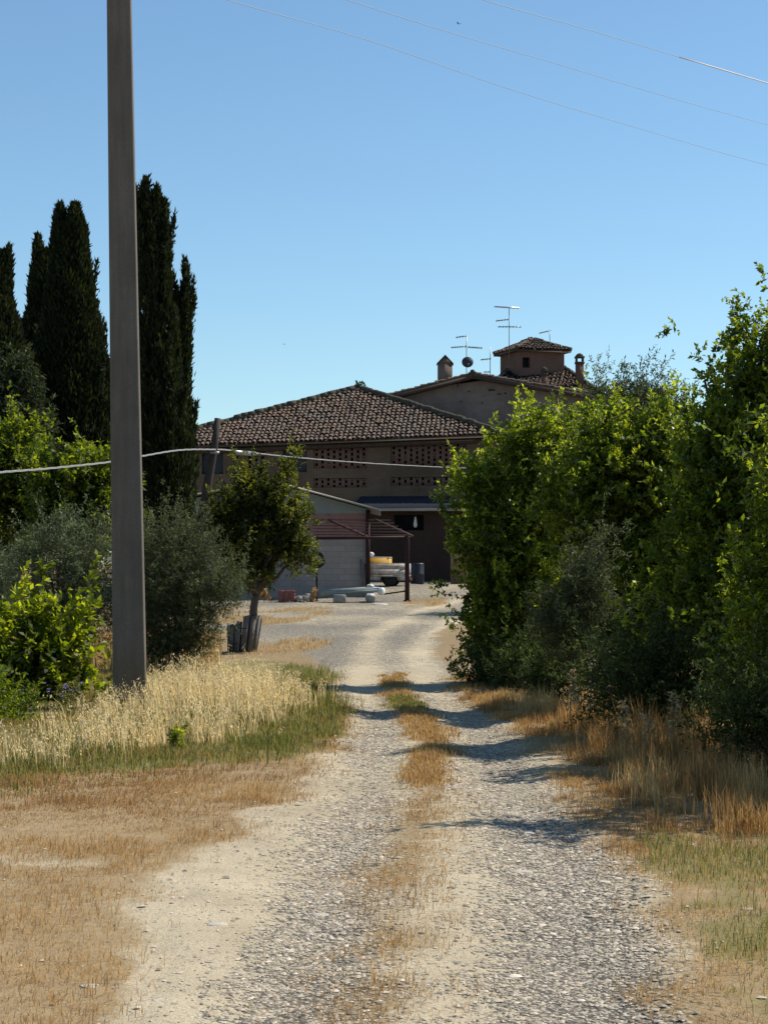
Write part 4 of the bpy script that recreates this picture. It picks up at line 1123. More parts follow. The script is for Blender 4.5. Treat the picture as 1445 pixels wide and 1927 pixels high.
for (s0, s1, a, b_) in lat:
    f = MB(); hh = b_ - a; nr = max(3, int(round(hh / .115))); rh = hh / nr; cw = .26
    # vertical brick stacks with staggered gaps
    nc = int((s1 - s0) / cw)
    for c_ in range(nc + 1):
        sx = s0 + c_ * (s1 - s0) / nc
        sa, sb = max(s0, sx - .085), min(s1, sx + .085)
        f.prism([pt(sa, a, .05), pt(sb, a, .05), pt(sb, a, .17), pt(sa, a, .17)], [pt(sa, b_, .05), pt(sb, b_, .05), pt(sb, b_, .17), pt(sa, b_, .17)])
    for r_ in range(nr):
        for c_ in range(nc):
            if (r_ + c_) % 2 == 0 or random.random() < .08:
                sa = s0 + c_ * (s1 - s0) / nc + .085; sb = sa + (s1 - s0) / nc - .17; za = a + r_ * rh + .01; zb = za + rh * .8
                f.prism([pt(sa, za, .06), pt(sb, za, .06), pt(sb, za, .16), pt(sa, za, .16)], [pt(sa, zb, .06), pt(sb, zb, .06), pt(sb, zb, .16), pt(sa, zb, .16)])
    f.build('brick_lattice', M['lattice'], barn)
ov = .55
def c3(p, z): return A([p[0], p[1], z])
eL = c3(LB - bd * ov - bn * ov, zl - .05); eR = c3(RB + bd * ov - bn * ov, zr - .05)
eBR = c3(BR + bd * ov + bn * ov, zr); eBL = c3(BL - bd * ov + bn * ov, zl)
AP = P(672, 732, 95.5); AP2 = c3(AP[:2] + bn * 5.5, AP[2] - .05)
roof = thing('x', None, None, (0, 0, 0)); bpy.data.objects.remove(roof)
tile_plane('roof', [eL, eR, AP], barn, 2)
tile_plane('roof', [eR, eBR, AP2, AP], barn, 3)
tile_plane('roof', [eBR, eBL, AP2], barn, 4)
tile_plane('roof', [eBL, eL, AP, AP2], barn, 5)
for i, (p, q) in enumerate(((eL, AP), (eR, AP), (eBR, AP2), (eBL, AP2), (AP, AP2))):
    ridge_tiles('ridge_tiles', p + A([0, 0, .08]), q + A([0, 0, .08]), barn, .17, None, i)
m = MB(); foliage('moss_tuft', [(AP + A([.1, 0, .22]), (.28, .28, .2))], 260, .03, 8, .06, .4, M['under'], barn, 3)
m = MB()
m.prism([pt(-.3, W_(0) - .42, -.1), pt(Lw + .3, W_(Lw) - .42, -.1), pt(Lw + .3, W_(Lw) - .42, -.002), pt(-.3, W_(0) - .42, -.002)],
        [pt(-.3, W_(0) - .25, -.3), pt(Lw + .3, W_(Lw) - .25, -.3), pt(Lw + .3, W_(Lw) - .25, -.002), pt(-.3, W_(0) - .25, -.002)]); m.build('cornice', M['eave'], barn)

# ---------------------------------------------------------------- farmhouse
fh = thing('farmhouse', 'old stone farmhouse with low gable rising behind the barn', 'farmhouse', (6, 106, 1))
GA, GBx = A([-1.2, 100.5]), A([11.4, 99.3])
gs, gzt = hit(890, 700, GA, GBx); gL = np.linalg.norm(GBx - GA)
_, zle = hit(700, 757, GA, GBx); _, zre = hit(1100, 742, GA, GBx)
def gtop(s): return gzt - .38 - (gs - s) * (gzt - zle) / gs * 0.95 if s < gs else gzt - .38 - (s - gs) * (gzt - zre) / (gL - gs)
gh = [rect(862, 866, 728, 734, GA, GBx)]
ptg, Lg, dg = wall('gable_wall', GA, GBx, .9, gtop, [], M['stone_wall'], fh)
gn = A([-dg[1], dg[0]])
m = MB()
for s0 in (0, Lg): m = MB(); m.quad(ptg(s0, .9), ptg(s0, .9, 14), ptg(s0, gtop(s0), 14), ptg(s0, gtop(s0))); m.build('side_wall', M['stone_wall'], fh)
m = MB(); m.quad(ptg(0, .9, 14), ptg(Lg, .9, 14), ptg(Lg, gtop(Lg), 14), ptg(0, gtop(0), 14)); m.build('rear_wall', M['stone_wall'], fh)
zrd = gzt - .12
lslope = (gzt - zle) / gs * .95; rslope = (gzt - zre) / (gL - gs)
pl0 = ptg(-.6, zrd - lslope * (gs + .6), -.5); pl1 = ptg(-.6, zrd - lslope * (gs + .6), 14.5)
pr0 = ptg(Lg + .6, zrd - rslope * (Lg - gs + .6), -.5); pr1 = ptg(Lg + .6, zrd - rslope * (Lg - gs + .6), 14.5)
rg0 = ptg(gs, zrd, -.5); rg1 = ptg(gs, zrd, 14.5)
tile_plane('roof', [pl0, pl1, rg1, rg0], fh, 12); tile_plane('roof', [pr0, pr1, rg1, rg0], fh, 13)
ridge_tiles('ridge_tiles', rg0 + A([0, 0, .05]), rg1 + A([0, 0, .05]), fh, .15, None, 4)
for a_, b_ in ((pl0, rg0), (rg0, pr0)):
    m = MB(); d_ = A([0, 0, -.26]); off = A([gn[0], gn[1], 0]) * .35
    m.prism([a_ + d_, b_ + d_, b_ + d_ + off, a_ + d_ + off], [a_ + A([0, 0, -.1]), b_ + A([0, 0, -.1]), b_ + A([0, 0, -.1]) + off, a_ + A([0, 0, -.1]) + off]); m.build('verge_board', M['eave'], fh)
# patches of missing plaster: recessed put-log holes
m = MB()
for (u, v, w_, h_) in ((918, 736, 14, 4), (935, 743, 9, 3), (860, 728, 3, 8), (880, 738, 5, 3), (948, 742, 6, 4), (905, 760, 4, 4), (865, 757, 5, 3)):
    s0, z0_ = hit(u, v, GA, GBx)
    m = MB(); m.prism([ptg(s0, z0_, -.01), ptg(s0 + w_ / 36, z0_ + .02, -.01), ptg(s0 + w_ / 36, z0_, .05), ptg(s0, z0_, .05)], [ptg(s0 + .03, z0_ + h_ / 36, -.01), ptg(s0 + w_ / 36 - .05, z0_ + h_ / 40, -.01), ptg(s0 + w_ / 36, z0_ + h_ / 36, .05), ptg(s0, z0_ + h_ / 36, .05)])
    m.build('wall_hole', M['eave'], fh)

# rear wing with hipped roof under the dovecote
wz = H + (VH - 742) * 104 / F; 
w0, w1 = P(905, 742, 103.5), P(1130, 742, 102.5)
wb0, wb1 = w0 + A([0, 13, 0]), w1 + A([0, 13, 0])
wr0, wr1 = P(960, 694, 109.5), P(1062, 694, 109.2)
wing = [w0, w1, wr1, wr0]
tile_plane('roof', wing, fh, 14); tile_plane('roof', [w1, wb1, wr1], fh, 15); tile_plane('roof', [wb1, wb0, wr0, wr1], fh, 17); tile_plane('roof', [wb0, w0, wr0], fh, 16)
for p, q in ((w1, wr1), (w0, wr0), (wr0, wr1)): ridge_tiles('ridge_tiles', p + A([0, 0, .05]), q + A([0, 0, .05]), fh, .14)
m = MB(); i_ = .5
m.prism([A([w0[0] + i_, w0[1] + i_, .9]), A([w1[0] - i_, w1[1] + i_, .9]), A([wb1[0] - i_, wb1[1] - i_, .9]), A([wb0[0] + i_, wb0[1] - i_, .9])],
        [A([w0[0] + i_, w0[1] + i_, w0[2] - .03]), A([w1[0] - i_, w1[1] + i_, w1[2] - .03]), A([wb1[0] - i_, wb1[1] - i_, w1[2] - .03]), A([wb0[0] + i_, wb0[1] - i_, w0[2] - .03])]); m.build('wing_wall', M['stone_wall'], fh)
# dovecote turret
Yt = 108.5; kt = Yt / F
tc = P(1002, 662, Yt); ta = math.radians(19)
hw = 1.38
R = rotz(ta)
def tq(x, y, z): return A([tc[0], tc[1] + .5, 0]) + R @ A([x, y, 0]) + A([0, 0, z])
ztw = H + (VH - 661) * kt; zbw = H + (VH - 712) * kt
TA, TB = tq(-hw, -hw, 0)[:2], tq(hw, -hw, 0)[:2]
s0, za = hit(983, 695, TA, TB); s1, zb = hit(1000, 673, TA, TB)
ptt, Lt, dt = wall('turret_wall', TA, TB, zbw, lambda s: ztw, [(s0, s1 - .1, za + .1, zb)], M['tower'], fh, .25)
m = MB()
TC = tq(hw, hw, 0)[:2]; TD = tq(-hw, hw, 0)[:2]
for a_, b_ in ((TB, TC), (TC, TD), (TD, TA)): m.quad(A([*a_, zbw]), A([*b_, zbw]), A([*b_, ztw]), A([*a_, ztw]))
m.build('turret_wall', M['tower'], fh)
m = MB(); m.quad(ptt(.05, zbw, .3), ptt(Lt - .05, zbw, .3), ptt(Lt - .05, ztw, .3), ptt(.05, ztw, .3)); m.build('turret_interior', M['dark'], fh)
m = MB(); c_ = (TB + TC) / 2; d2 = (TC - TB) / np.linalg.norm(TC - TB); n2 = A([d2[1], -d2[0]])
for sg in (1,):
    q = [c_ - d2 * .28, c_ + d2 * .28]
    m.prism([A([*(q[0] + n2 * .01), zbw + .55]), A([*(q[1] + n2 * .01), zbw + .55]), A([*(q[1] - n2 * .1), zbw + .55]), A([*(q[0] - n2 * .1), zbw + .55])],
            [A([*(q[0] + n2 * .01), zbw + 1.2]), A([*(q[1] + n2 * .01), zbw + 1.2]), A([*(q[1] - n2 * .1), zbw + 1.2]), A([*(q[0] - n2 * .1), zbw + 1.2])])
m.build('turret_opening', M['dark'], fh)
hr = hw + .3
cs = [tq(-hr, -hr, ztw - .02), tq(hr, -hr, ztw - .02), tq(hr, hr, ztw - .02), tq(-hr, hr, ztw - .02)]
tap = A([tc[0], tc[1] + .5, ztw + .72])
for i in range(4):
    tile_plane('turret_roof', [cs[i], cs[(i + 1) % 4], tap], fh, 30 + i, .22, .34)
    ridge_tiles('ridge_tiles', cs[i] + A([0, 0, .05]), tap + A([0, 0, .05]), fh, .11, M['tile'])

def chimney(label_part, u, v0, v1, wpx, Y, cap, parent):
    k_ = Y / F; c = P(u, v1, Y); hgt = (v1 - v0) * k_; w_ = wpx * k_
    m = MB(); zb_ = c[2] - .5
    if cap == 'gable':
        body = hgt * .66
        m.box((c[0], Y, (zb_ + c[2] + body) / 2), (w_, .75, c[2] + body - zb_)); o_ = m.build('chimney', M['chimney'], parent)
        m = MB(); z1_ = c[2] + body
        # two pierced gable cheeks and two sloping slabs
        for yy in (-.3, .3):
            m = MB(); m.prism([(c[0] - w_ / 2, Y + yy - .07, z1_), (c[0] + w_ / 2, Y + yy - .07, z1_), (c[0], Y + yy - .07, c[2] + hgt - .05)], [(c[0] - w_ / 2, Y + yy + .07, z1_), (c[0] + w_ / 2, Y + yy + .07, z1_), (c[0], Y + yy + .07, c[2] + hgt - .05)])
            m.build('cheek', M['chimney'], o_)
        m = MB()
        for sg in (-1, 1):
            a1 = A([c[0] + sg * (w_ / 2 + .06), Y - .42, z1_ - .03]); a2 = A([c[0], Y - .42, c[2] + hgt]); up_ = A([0, 0, .07])
            b1, b2 = a1 + A([0, .84, 0]), a2 + A([0, .84, 0])
            m.prism([a1, a2, b2, b1], [a1 + up_, a2 + up_, b2 + up_, b1 + up_])
        m.build('cap', M['tile_ridge'], o_)
    else:
        m.box((c[0], Y, (zb_ + c[2] + hgt * .62) / 2), (w_ * .85, w_ * .85, c[2] + hgt * .62 - zb_)); o_ = m.build('chimney', M['tower'], parent)
        m = MB(); z1_ = c[2] + hgt * .62
        m.box((c[0], Y, z1_ + .05), (w_ * 1.02, w_ * 1.02, .1))
        for sx in (-1, 1):
            for sy in (-1, 1): m.box((c[0] + sx * w_ * .34, Y + sy * w_ * .34, z1_ + .1 + hgt * .09), (w_ * .2, w_ * .2, hgt * .18))
        m.box((c[0], Y, z1_ + .1 + hgt * .2), (w_ * 1.05, w_ * 1.05, hgt * .06))
        m.lathe((c[0], Y, z1_ + .1 + hgt * .23), [(w_ * .52, 0), (w_ * .3, .14), (.02, .2)], 8)
        m.build('cap', M['tile_ridge'], o_)
chimney('', 837, 671, 716, 27, 103.5, 'gable', fh)
chimney('', 1090, 668, 712, 17, 104.5, 'pot', fh)
chimney('', 1024, 697, 722, 13, 104.2, 'pot', fh)

# ---------------------------------------------------------------- antennas
AG = 'television aerials on the farmhouse roofs'
def antenna(label, u, vt, vb, Y, arms, sway=0):
    """arms: (v, du0, du1, n_elements, tilt_px, bright)"""
    k_ = Y / F
    o_ = thing('tv_antenna', label, 'antenna', P(u, vb, Y), AG)
    m = MB(); m.tube([P(u, vb + 8, Y), P(u, vt, Y)], .022, 6); m.build('mast', M['grey_metal'], o_)
    for (v, d0, d1, ne, ti, br) in arms:
        m = MB(); a_, b_ = P(u + d0, v + ti, Y), P(u + d1, v, Y)
        m.tube([a_, b_], .042 if br else .024, 6)
        for i in range(ne):
            c = a_ + (b_ - a_) * (i + .5) / ne
            m.tube([c + A([.04, -.32, 0]), c + A([-.04, .32, 0])], .012, 5)
            if not br: m.tube([c + A([0, 0, -.07]), c + A([0, 0, .07])], .012, 5)
        m.build('boom', M['alu'] if br else M['grey_metal'], o_)
    return o_
antenna('aerial above the round dish, with a short top arm and a long middle arm', 877.5, 631, 700, 102.5, [(632, -20, 1, 4, 3, 0), (652, -29, 0, 6, 2, 0), (655, 2, 30, 7, -2, 0)])
antenna('small faint aerial between the dish and the turret', 922, 653, 704, 103, [(675, -18, 2, 4, 2, 0), (700, -12, 0, 2, 0, 0)])
antenna('tallest aerial with a shining top bar beside the turret', 957.5, 578, 668, 106, [(580, -28, 19, 8, -3, 1), (601, -25, 0, 5, 3, 0), (615, -21, 24, 7, 0, 0)])
antenna('small aerial standing on the turret roof', 1034, 621, 652, 108.6, [(622, -20, 2, 5, 5, 0)])
m = MB(); m.tube([P(1056, 648, 108), P(1056, 668, 108)], .018, 5); props(m.build('lightning_rod', M['grey_metal']), 'short thin rod at the right corner of the turret roof', 'rod')
dc = P(879.5, 681, 102.1)
o = thing('satellite_dish', 'dark round satellite dish on the left aerial mast', 'satellite dish', dc - A([0, 0, .5]))
Rd = A([[1, 0, 0], [0, .3, .95], [0, -.95, .3]])
Rd = A([[1, 0, 0], [0, math.cos(1.3), -math.sin(1.3)], [0, math.sin(1.3), math.cos(1.3)]])
m = MB(); m.lathe(dc, [(.02, .10), (.16, .08), (.26, .03), (.30, -.02), (.31, -.03), (.27, -.01), (.16, .05), (.02, .07)], 20, Rd); m.build('reflector', M['grey_metal'] if False else M['blue_shutter'], o, True)
m = MB(); m.tube([dc, dc + A([0, -.1, -.32]), dc + A([.02, -.4, -.2])], .014, 5); m.box(dc + A([.02, -.42, -.17]), (.07, .12, .07)); m.build('feed_arm', M['grey_metal'], o)

# ---------------------------------------------------------------- block garage
GL, GR = A([-8.15, 72.0]), A([-.62, 72.0])
gar = thing('garage', 'low grey block garage with shallow gable roof beside the yard', 'garage', (-4.4, 74, .4))
gl = GR[0] - GL[0]
_, zrr = hit(692, 955, GL, GR); sr_, zrid = hit(512, 906, GL, GR)
_, zll = hit(330, 944, GL, GR)
def ggt(s): return (zll + (zrid - zll) * s / sr_ if s < sr_ else zrid + (zrr - zrid) * (s - sr_) / (gl - sr_)) - .06
_, zband = hit(600, 966, GL, GR); _, zblk = hit(600, 1013, GL, GR)
wall('block_wall', GL, GR, 0.1, lambda s: zblk, [], M['cinder'], gar)
m = MB()
def slab(mb, x0, x1, y0, y1, z0, z1):
    mb.prism([(x0, y0, z0), (x1, y0, z0), (x1, y1, z0), (x0, y1, z0)], [(x0, y0, z1), (x1, y0, z1), (x1, y1, z1), (x0, y1, z1)])
wall('brick_band', GL, GR, zblk, lambda s: zband, [], M['redband'], gar)
wall('gable_plaster', GL, GR, zband, ggt, [], M['plaster'], gar)
m = MB(); slab(m, GR[0] - .25, GR[0], 72.001, 79, .1, zrr - .07); m.build('side_wall', M['cinder'], gar); m = MB(); slab(m, GL[0], GL[0] + .25, 72.001, 79, .1, zll - .07); m.build('side_wall', M['cinder'], gar)
m = MB(); slab(m, GL[0], GR[0], 78.8, 79.05, .1, zll - .07); m.build('rear_wall', M['cinder'], gar)
xr = GL[0] + sr_
for (xa, za, xb, zb_) in ((GL[0] - .5, zll - .03 * 1, xr, zrid + .02), (xr, zrid + .02, GR[0] + .48, zrr - .1)):
    m = MB(); n_ = 26; yy = np.linspace(71.5, 79.3, 40)
    V = []; FF = []
    for i in range(2):
        X_, Z_ = (xa, za) if i == 0 else (xb, zb_)
        for j in range(len(yy)): V.append((X_, yy[j], Z_ + (.03 if j % 2 else 0)))
    nY = len(yy)
    FF = [(j, j + 1, nY + j + 1, nY + j) for j in range(nY - 1)]
    V2 = [(a_, b_, c_ - .045) for a_, b_, c_ in V]
    FF += [(2 * nY + j, 2 * nY + nY + j, 2 * nY + nY + j + 1, 2 * nY + j + 1) for j in range(nY - 1)]
    FF += [(0, nY, 3 * nY, 2 * nY), (nY - 1, 3 * nY - 1, 4 * nY - 1, 2 * nY - 1), tuple(range(0, nY)) + tuple(range(3 * nY - 1, 2 * nY - 1, -1)), tuple(range(2 * nY - 1, nY - 1, -1)) + tuple(range(3 * nY, 4 * nY))]
    m.add(V + V2, FF); m.build('roof', M['corr'], gar)
m = MB(); fr = rect(499, 508, 1081, 1100, GL, GR)
x0, x1 = GL[0] + fr[0], GL[0] + fr[1]
slab(m, x0, x1, 71.965, 71.997, fr[2], fr[3]); 
hatch = m.build('meter_hatch', M['cinder'], gar)
m = MB()
for a_, b_, c_, d_ in ((x0 - .03, x0, fr[2], fr[3]), (x1, x1 + .03, fr[2], fr[3]), (x0 - .03, x1 + .03, fr[3], fr[3] + .03), (x0 - .03, x1 + .03, fr[2] - .03, fr[2])): slab(m, a_, b_, 71.955, 71.996, c_, d_)
m.build('frame', M['eave'], hatch)
m = MB(); slab(m, GR[0] - .06, GR[0] + .10, 71.84, 71.997, .3, zrr - .1); m.build('corner_post', M['rust'], gar)
for (u0, v0, u1, v1) in ((681, 1112, 679, 1052), (685, 1112, 686, 1062)):
    m = MB(); m.tube([P(u0, v0, 71.7), P(u1, v1, 71.93)], .035, 6)
    props(m.build('leaning_plank', M['wood_grey']), 'thin dark plank leaning on the block wall, ' + ('taller' if v1 < 1055 else 'shorter') + ' of the two', 'plank')

# ---------------------------------------------------------------- lean-to
LA, LC = A([-1.4, 87.2]), A([7.6, 86.2])
lt = thing('lean_to', 'dark open lean-to shed against the foot of the barn', 'shed', (3, 86, .9))
ho = rect(741, 797, 969, 998, LA, LC)
_, zfa = hit(780, 957, LA, LC)
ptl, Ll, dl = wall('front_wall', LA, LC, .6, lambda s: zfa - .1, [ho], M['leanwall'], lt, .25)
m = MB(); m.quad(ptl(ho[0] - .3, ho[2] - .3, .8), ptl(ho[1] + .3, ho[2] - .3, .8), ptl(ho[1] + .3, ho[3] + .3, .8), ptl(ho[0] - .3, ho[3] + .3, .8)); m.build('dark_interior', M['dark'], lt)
m = MB(); q = ptl(hit(781, 990, LA, LC)[0], hit(781, 990, LA, LC)[1], .12); m.lathe(q, [(.05, -.06), (.09, .05), (.06, .28), (.03, .38), (.05, .42)], 10); props(m.build('white_jug', M['white_sack'], None, True), 'pale bottle standing in the dark shed opening', 'jug')
m = MB(); slab(m, 0, 0, 0, 0, 0, 0) if False else None
n_ = 60; V = []
for (t, z_) in ((-.7, zfa), (2.6, zfa + .65)):
    for j in range(n_ + 1): V.append(ptl(Ll * j / n_, z_ + (.008 if j % 2 else 0), t))
V2 = [v - A([0, 0, .05]) for v in V]; n1 = n_ + 1
FF = [(j, j + 1, n1 + j + 1, n1 + j) for j in range(n_)] + [(2 * n1 + j, 3 * n1 + j, 3 * n1 + j + 1, 2 * n1 + j + 1) for j in range(n_)] + [(j, 2 * n1 + j, 2 * n1 + j + 1, j + 1) for j in range(n_)]
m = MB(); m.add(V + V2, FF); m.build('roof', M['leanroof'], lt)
m = MB(); m.prism([ptl(-.1, zfa - .13, -.78), ptl(Ll, zfa - .13, -.78), ptl(Ll, zfa - .13, -.71), ptl(-.1, zfa - .13, -.71)], [ptl(-.1, zfa - .01, -.78), ptl(Ll, zfa - .01, -.78), ptl(Ll, zfa - .01, -.71), ptl(-.1, zfa - .01, -.71)]); m.build('gutter', M['corr'], lt)
m = MB()
for s0 in (0, Ll): m = MB(); m.quad(ptl(s0, .6), ptl(s0, .6, 2.4), ptl(s0, zfa + .45, 2.4), ptl(s0, zfa - .1)); m.build('side_wall', M['leanwall'], lt)
# ochre wall end beside the hedge
m = MB(); wq = P(848, 1080, 82.6); slab(m, wq[0], wq[0] + 1.6, 82.6, 82.9, .7, H + (VH - 990) * 82.6 / F)
props(m.build('yard_wall', M['ochre_wall']), 'short ochre wall seen just left of the roadside elm', 'wall')
m = MB(); bq = P(785, 1092, 81.5); zb_ = float(hz(0, 81.5)); m.lathe((bq[0], 81.5, zb_), [(.26, 0), (.29, .05), (.29, .4), (.31, .43), (.29, .46), (.29, .85), (.27, .9)], 18)
props(m.build('barrel', M['blue_barrel'], None, True), 'dull blue barrel in the shade in front of the lean-to', 'barrel')

# ---------------------------------------------------------------- red steel frame in the yard
yf = 69.5
fr_ = thing('steel_frame', 'rusty red steel clothes-drying frame standing before the garage corner', 'drying frame', GB(700, yf))
for (u, vt, wd) in ((766, 1008, .17), (596, 1008, .07)):
    m = MB(); z0_ = float(hz(0, yf)); q = P(u, vt, yf); m.box((q[0], yf, (z0_ - .1 + q[2]) / 2), (wd, wd * .8, q[2] - z0_ + .1), None, .01)
    m.box((q[0], yf, z0_ + .02), (wd * 1.6, wd * 1.6, .04)); m.build('post', M['rust'], fr_)
m = MB(); a_, b_ = P(594, 1013, yf), P(772, 1011, yf); m.tube([a_, b_], .06, 6); m.build('beam', M['rust'], fr_)
for (u0, v0, u1, v1) in ((618, 978, 692, 1011), (706, 978, 776, 1009)):
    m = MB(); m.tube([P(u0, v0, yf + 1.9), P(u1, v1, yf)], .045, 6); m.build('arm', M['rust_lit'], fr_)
for i in range(6):
    t_ = i / 5
    m = MB(); m.tube([P(594 - 10 * (1 - t_), 978 + 33 * t_ * .85, yf + 1.9 * (1 - t_) - .05), P(735 + 36 * t_ , 979 + 33 * t_ * .85, yf + 1.9 * (1 - t_) - .05)], .012, 5); m.build('rail', M['rust'], fr_)
m = MB(); m.tube([P(722, 1118, yf - .4), P(766, 1112, yf)], .03, 6); m.build('low_rail', M['rust'], fr_)
tc_ = P(597, 1054, yf - .14)
o = thing('tyre', 'black tyre hung on the thin post of the red frame', 'tyre', tc_ - A([0, 0, .3]))
m = MB(); n_ = 28; rr_ = .235
V = []; FF = []
for i in range(n_):
    a_ = 2 * math.pi * i / n_
    for j in range(8):
        b_ = 2 * math.pi * j / 8
        rad_ = rr_ + .065 * math.cos(b_) + (.006 if (i % 2 and abs(b_) < .1) else 0)
        V.append(tc_ + A([rad_ * math.cos(a_), .085 * math.sin(b_), rad_ * math.sin(a_)]))
for i in range(n_):
    for j in range(8): FF.append((i * 8 + j, i * 8 + (j + 1) % 8, ((i + 1) % n_) * 8 + (j + 1) % 8, ((i + 1) % n_) * 8 + j))
m.add(V, FF); m.build('casing', M['black'], o, True)
m = MB(); m.tube([tc_ + A([0, .03, .17]), tc_ + A([0, .08, .30])], .012, 5); m.build('hook', M['rust'], o)

# ---------------------------------------------------------------- clutter by the wall
def ground_at(u, Y): return float(hz(0, Y))
def trough():
    Y = 68.6; z0_ = ground_at(0, Y)
    o = thing('trough', 'long grey-green sheet trough resting on two grey blocks', 'trough', (P(650, 1120, Y)[0], Y, z0_))
    x0, x1 = P(602, 0, Y)[0], P(703, 0, Y)[0]
    m = MB()
    def c(x, y, z): return (x, Y + y, z0_ + z + (x - x0) * .07)
    prof = [(-.32, .42), (-.26, .2), (.22, .2), (.30, .44), (.26, .44), (.18, .24), (-.22, .24), (-.28, .42)]
    m.prism([c(x0, *p) for p in prof], [c(x1, *p) for p in prof]); m.build('body', M['green_grey'], o)
    m = MB(); m.prism([c(x0 + .5, -.36, .26), c(x1 + .12, -.36, .26), c(x1 + .12, -.33, .26), c(x0 + .5, -.33, .26)], [c(x0 + .5, -.36, .33), c(x1 + .12, -.36, .33), c(x1 + .12, -.33, .33), c(x0 + .5, -.33, .33)]); m.build('side_plank', M['green_grey'], o)
trough()
m = MB(); q = P(639, 1136, 68.2); m.box((q[0], 68.2, ground_at(0, 68.2) + .15), (.44, .3, .3), rotz(.1), .03); props(m.build('block', M['pot']), 'square grey block under the middle of the trough', 'block')
q = P(697, 1136, 68.0); zg = ground_at(0, 68)
o = thing('bucket', 'round grey tub with white lumps at the right end of the trough', 'tub', (q[0], 68.0, zg))
m = MB(); m.lathe((q[0], 68.0, zg), [(.13, 0), (.19, .2), (.2, .27), (.18, .27), (.17, .2)], 16); m.build('tub', M['pot'], o, True)
m = MB()
for dx, dy in ((-.08, 0), (.07, .04), (0, -.06)): m.lathe((q[0] + dx, 68 + dy, zg + .2), [(.04, 0), (.085, .05), (.07, .11), (.02, .14)], 8)
m.build('contents', M['white_sack'], o, True)
SG = 'white sacks piled beyond the trough'
def sack(label, u, v, Y, w_, h_, ang):
    q = P(u, v, Y); m = MB(); g = np.random.default_rng(int(u * 7))
    V = []; ns, nr_ = 14, 9
    for i in range(nr_):
        ph = math.pi * i / (nr_ - 1)
        for j in range(ns):
            a_ = 2 * math.pi * j / ns
            rr = math.sin(ph) ** .7 * (1 + .13 * math.sin(3 * a_ + u) + g.normal(0, .05))
            V.append(A([w_ * rr * math.cos(a_), w_ * .7 * rr * math.sin(a_), h_ * (1 - math.cos(ph)) * .5 * 1]) @ rotz(ang).T + A([q[0], Y, q[2]]))
    FF = [(i * ns + j, i * ns + (j + 1) % ns, (i + 1) * ns + (j + 1) % ns, (i + 1) * ns + j) for i in range(nr_ - 1) for j in range(ns)]
    m.add(V, FF); props(m.build('sack', M['white_sack'], None, True), label, 'sack', SG)
zs_ = lambda Y: VH + (H - ground_at(0, Y)) * F / Y
sack('white sack on top of the pile beside the garage corner', 697, 1108, 69.2, .14, .17, .3)
sack('wide white sack lying at the end of the trough', 706, 1115, 69.15, .25, .2, .2)
sack('white sack nearest the low rail', 718, 1120, 68.9, .17, .28, 1.0)
m = MB(); q = P(712, 1141, 66.3); zg = ground_at(0, 66.3)
m.prism([(q[0] - .25, 66.0, zg + .01), (q[0] + .35, 66.1, zg + .01), (q[0] + .28, 66.5, zg + .01), (q[0] - .2, 66.45, zg + .01)], [(q[0] - .22, 66.02, zg + .06), (q[0] + .3, 66.13, zg + .05), (q[0] + .25, 66.45, zg + .05), (q[0] - .18, 66.4, zg + .06)])
props(m.build('white_board', M['white_sack']), 'small white board lying on the ground before the tub', 'board')
q = P(540, 1130, 68.4); zg = ground_at(0, 68.4)
o = thing('brick_pallet', 'stack of reddish bricks on the ground at the foot of the block wall', 'bricks', (q[0], 68.4, zg))
m = MB()
for r_ in range(4):
    for c_ in range(3):
        for d_ in range(2): m.box((q[0] + (c_ - 1) * .2 + random.uniform(-.015, .015) , 68.3 + d_ * .14, zg + .09 + r_ * .1), (.188, .12, .092), rotz(random.uniform(-.06, .06)), .008)
m.build('bricks', M['red_plastic'], o)
m = MB(); slab(m, q[0] - .36, q[0] + .36, 68.15, 68.6, zg, zg + .04); m.build('pallet', M['wood_grey'], o)
m = MB(); q = P(568, 1130, 68.3); g = np.random.default_rng(5)
for i in range(26): m.box((q[0] + g.normal(0, .14), 68.3 + g.normal(0, .1), zg + .05 + abs(g.normal(0, .09))), g.uniform(.06, .17, 3), rotz(g.uniform(0, 3)), .012)
props(m.build('rubble_heap', M['rubble']), 'small heap of pale broken rubble right of the red bricks', 'rubble')
# dark boulder in the grass beside the cage
weed('dry_weed_clump', 'brown dead weed clump at the foot of the block wall', 'dried weed', 497, 1134, 14, M['dry'], 60, .1, .3)
weed('dry_weed_clump', 'brown dead weed clump left of the trough', 'dried weed', 590, 1134, 12, M['dry'], 60, .1, .3)

# ---------------------------------------------------------------- small truck
Yk = 77.6; zk = float(hz(0, Yk))
xr_ = P(765, 0, Yk)[0]
tr = thing('parked_truck', 'dirty white small flatbed truck parked half behind the garage', 'truck', (xr_ - 1.8, Yk, zk))
ta_ = math.radians(-7)
Rk = rotz(ta_)
def K(x, y, z): return A([xr_, Yk, zk]) + Rk @ A([x, y, 0]) + A([0, 0, z])
def kb(mb, x0, x1, y0, y1, z0, z1, ins=0.0):
    mb.prism([K(x0, y0, z0), K(x1, y0, z0), K(x1, y1, z0), K(x0, y1, z0)], [K(x0 + ins, y0 + ins, z1), K(x1 - ins, y0 + ins, z1), K(x1 - ins, y1 - ins, z1), K(x0 + ins, y1 - ins, z1)])
m = MB(); kb(m, -3.6, 0, .2, 1.35, .28, .40); m.build('chassis', M['black'], tr)
m = MB(); kb(m, -2.15, 0, 0, 1.55, .40, .46); m.build('bed_floor', M['white_paint'], tr)
m = MB(); kb(m, -2.15, 0, 0, .035, .46, .70); kb(m, -2.15, -.0, -.012, .0, .56, .585)
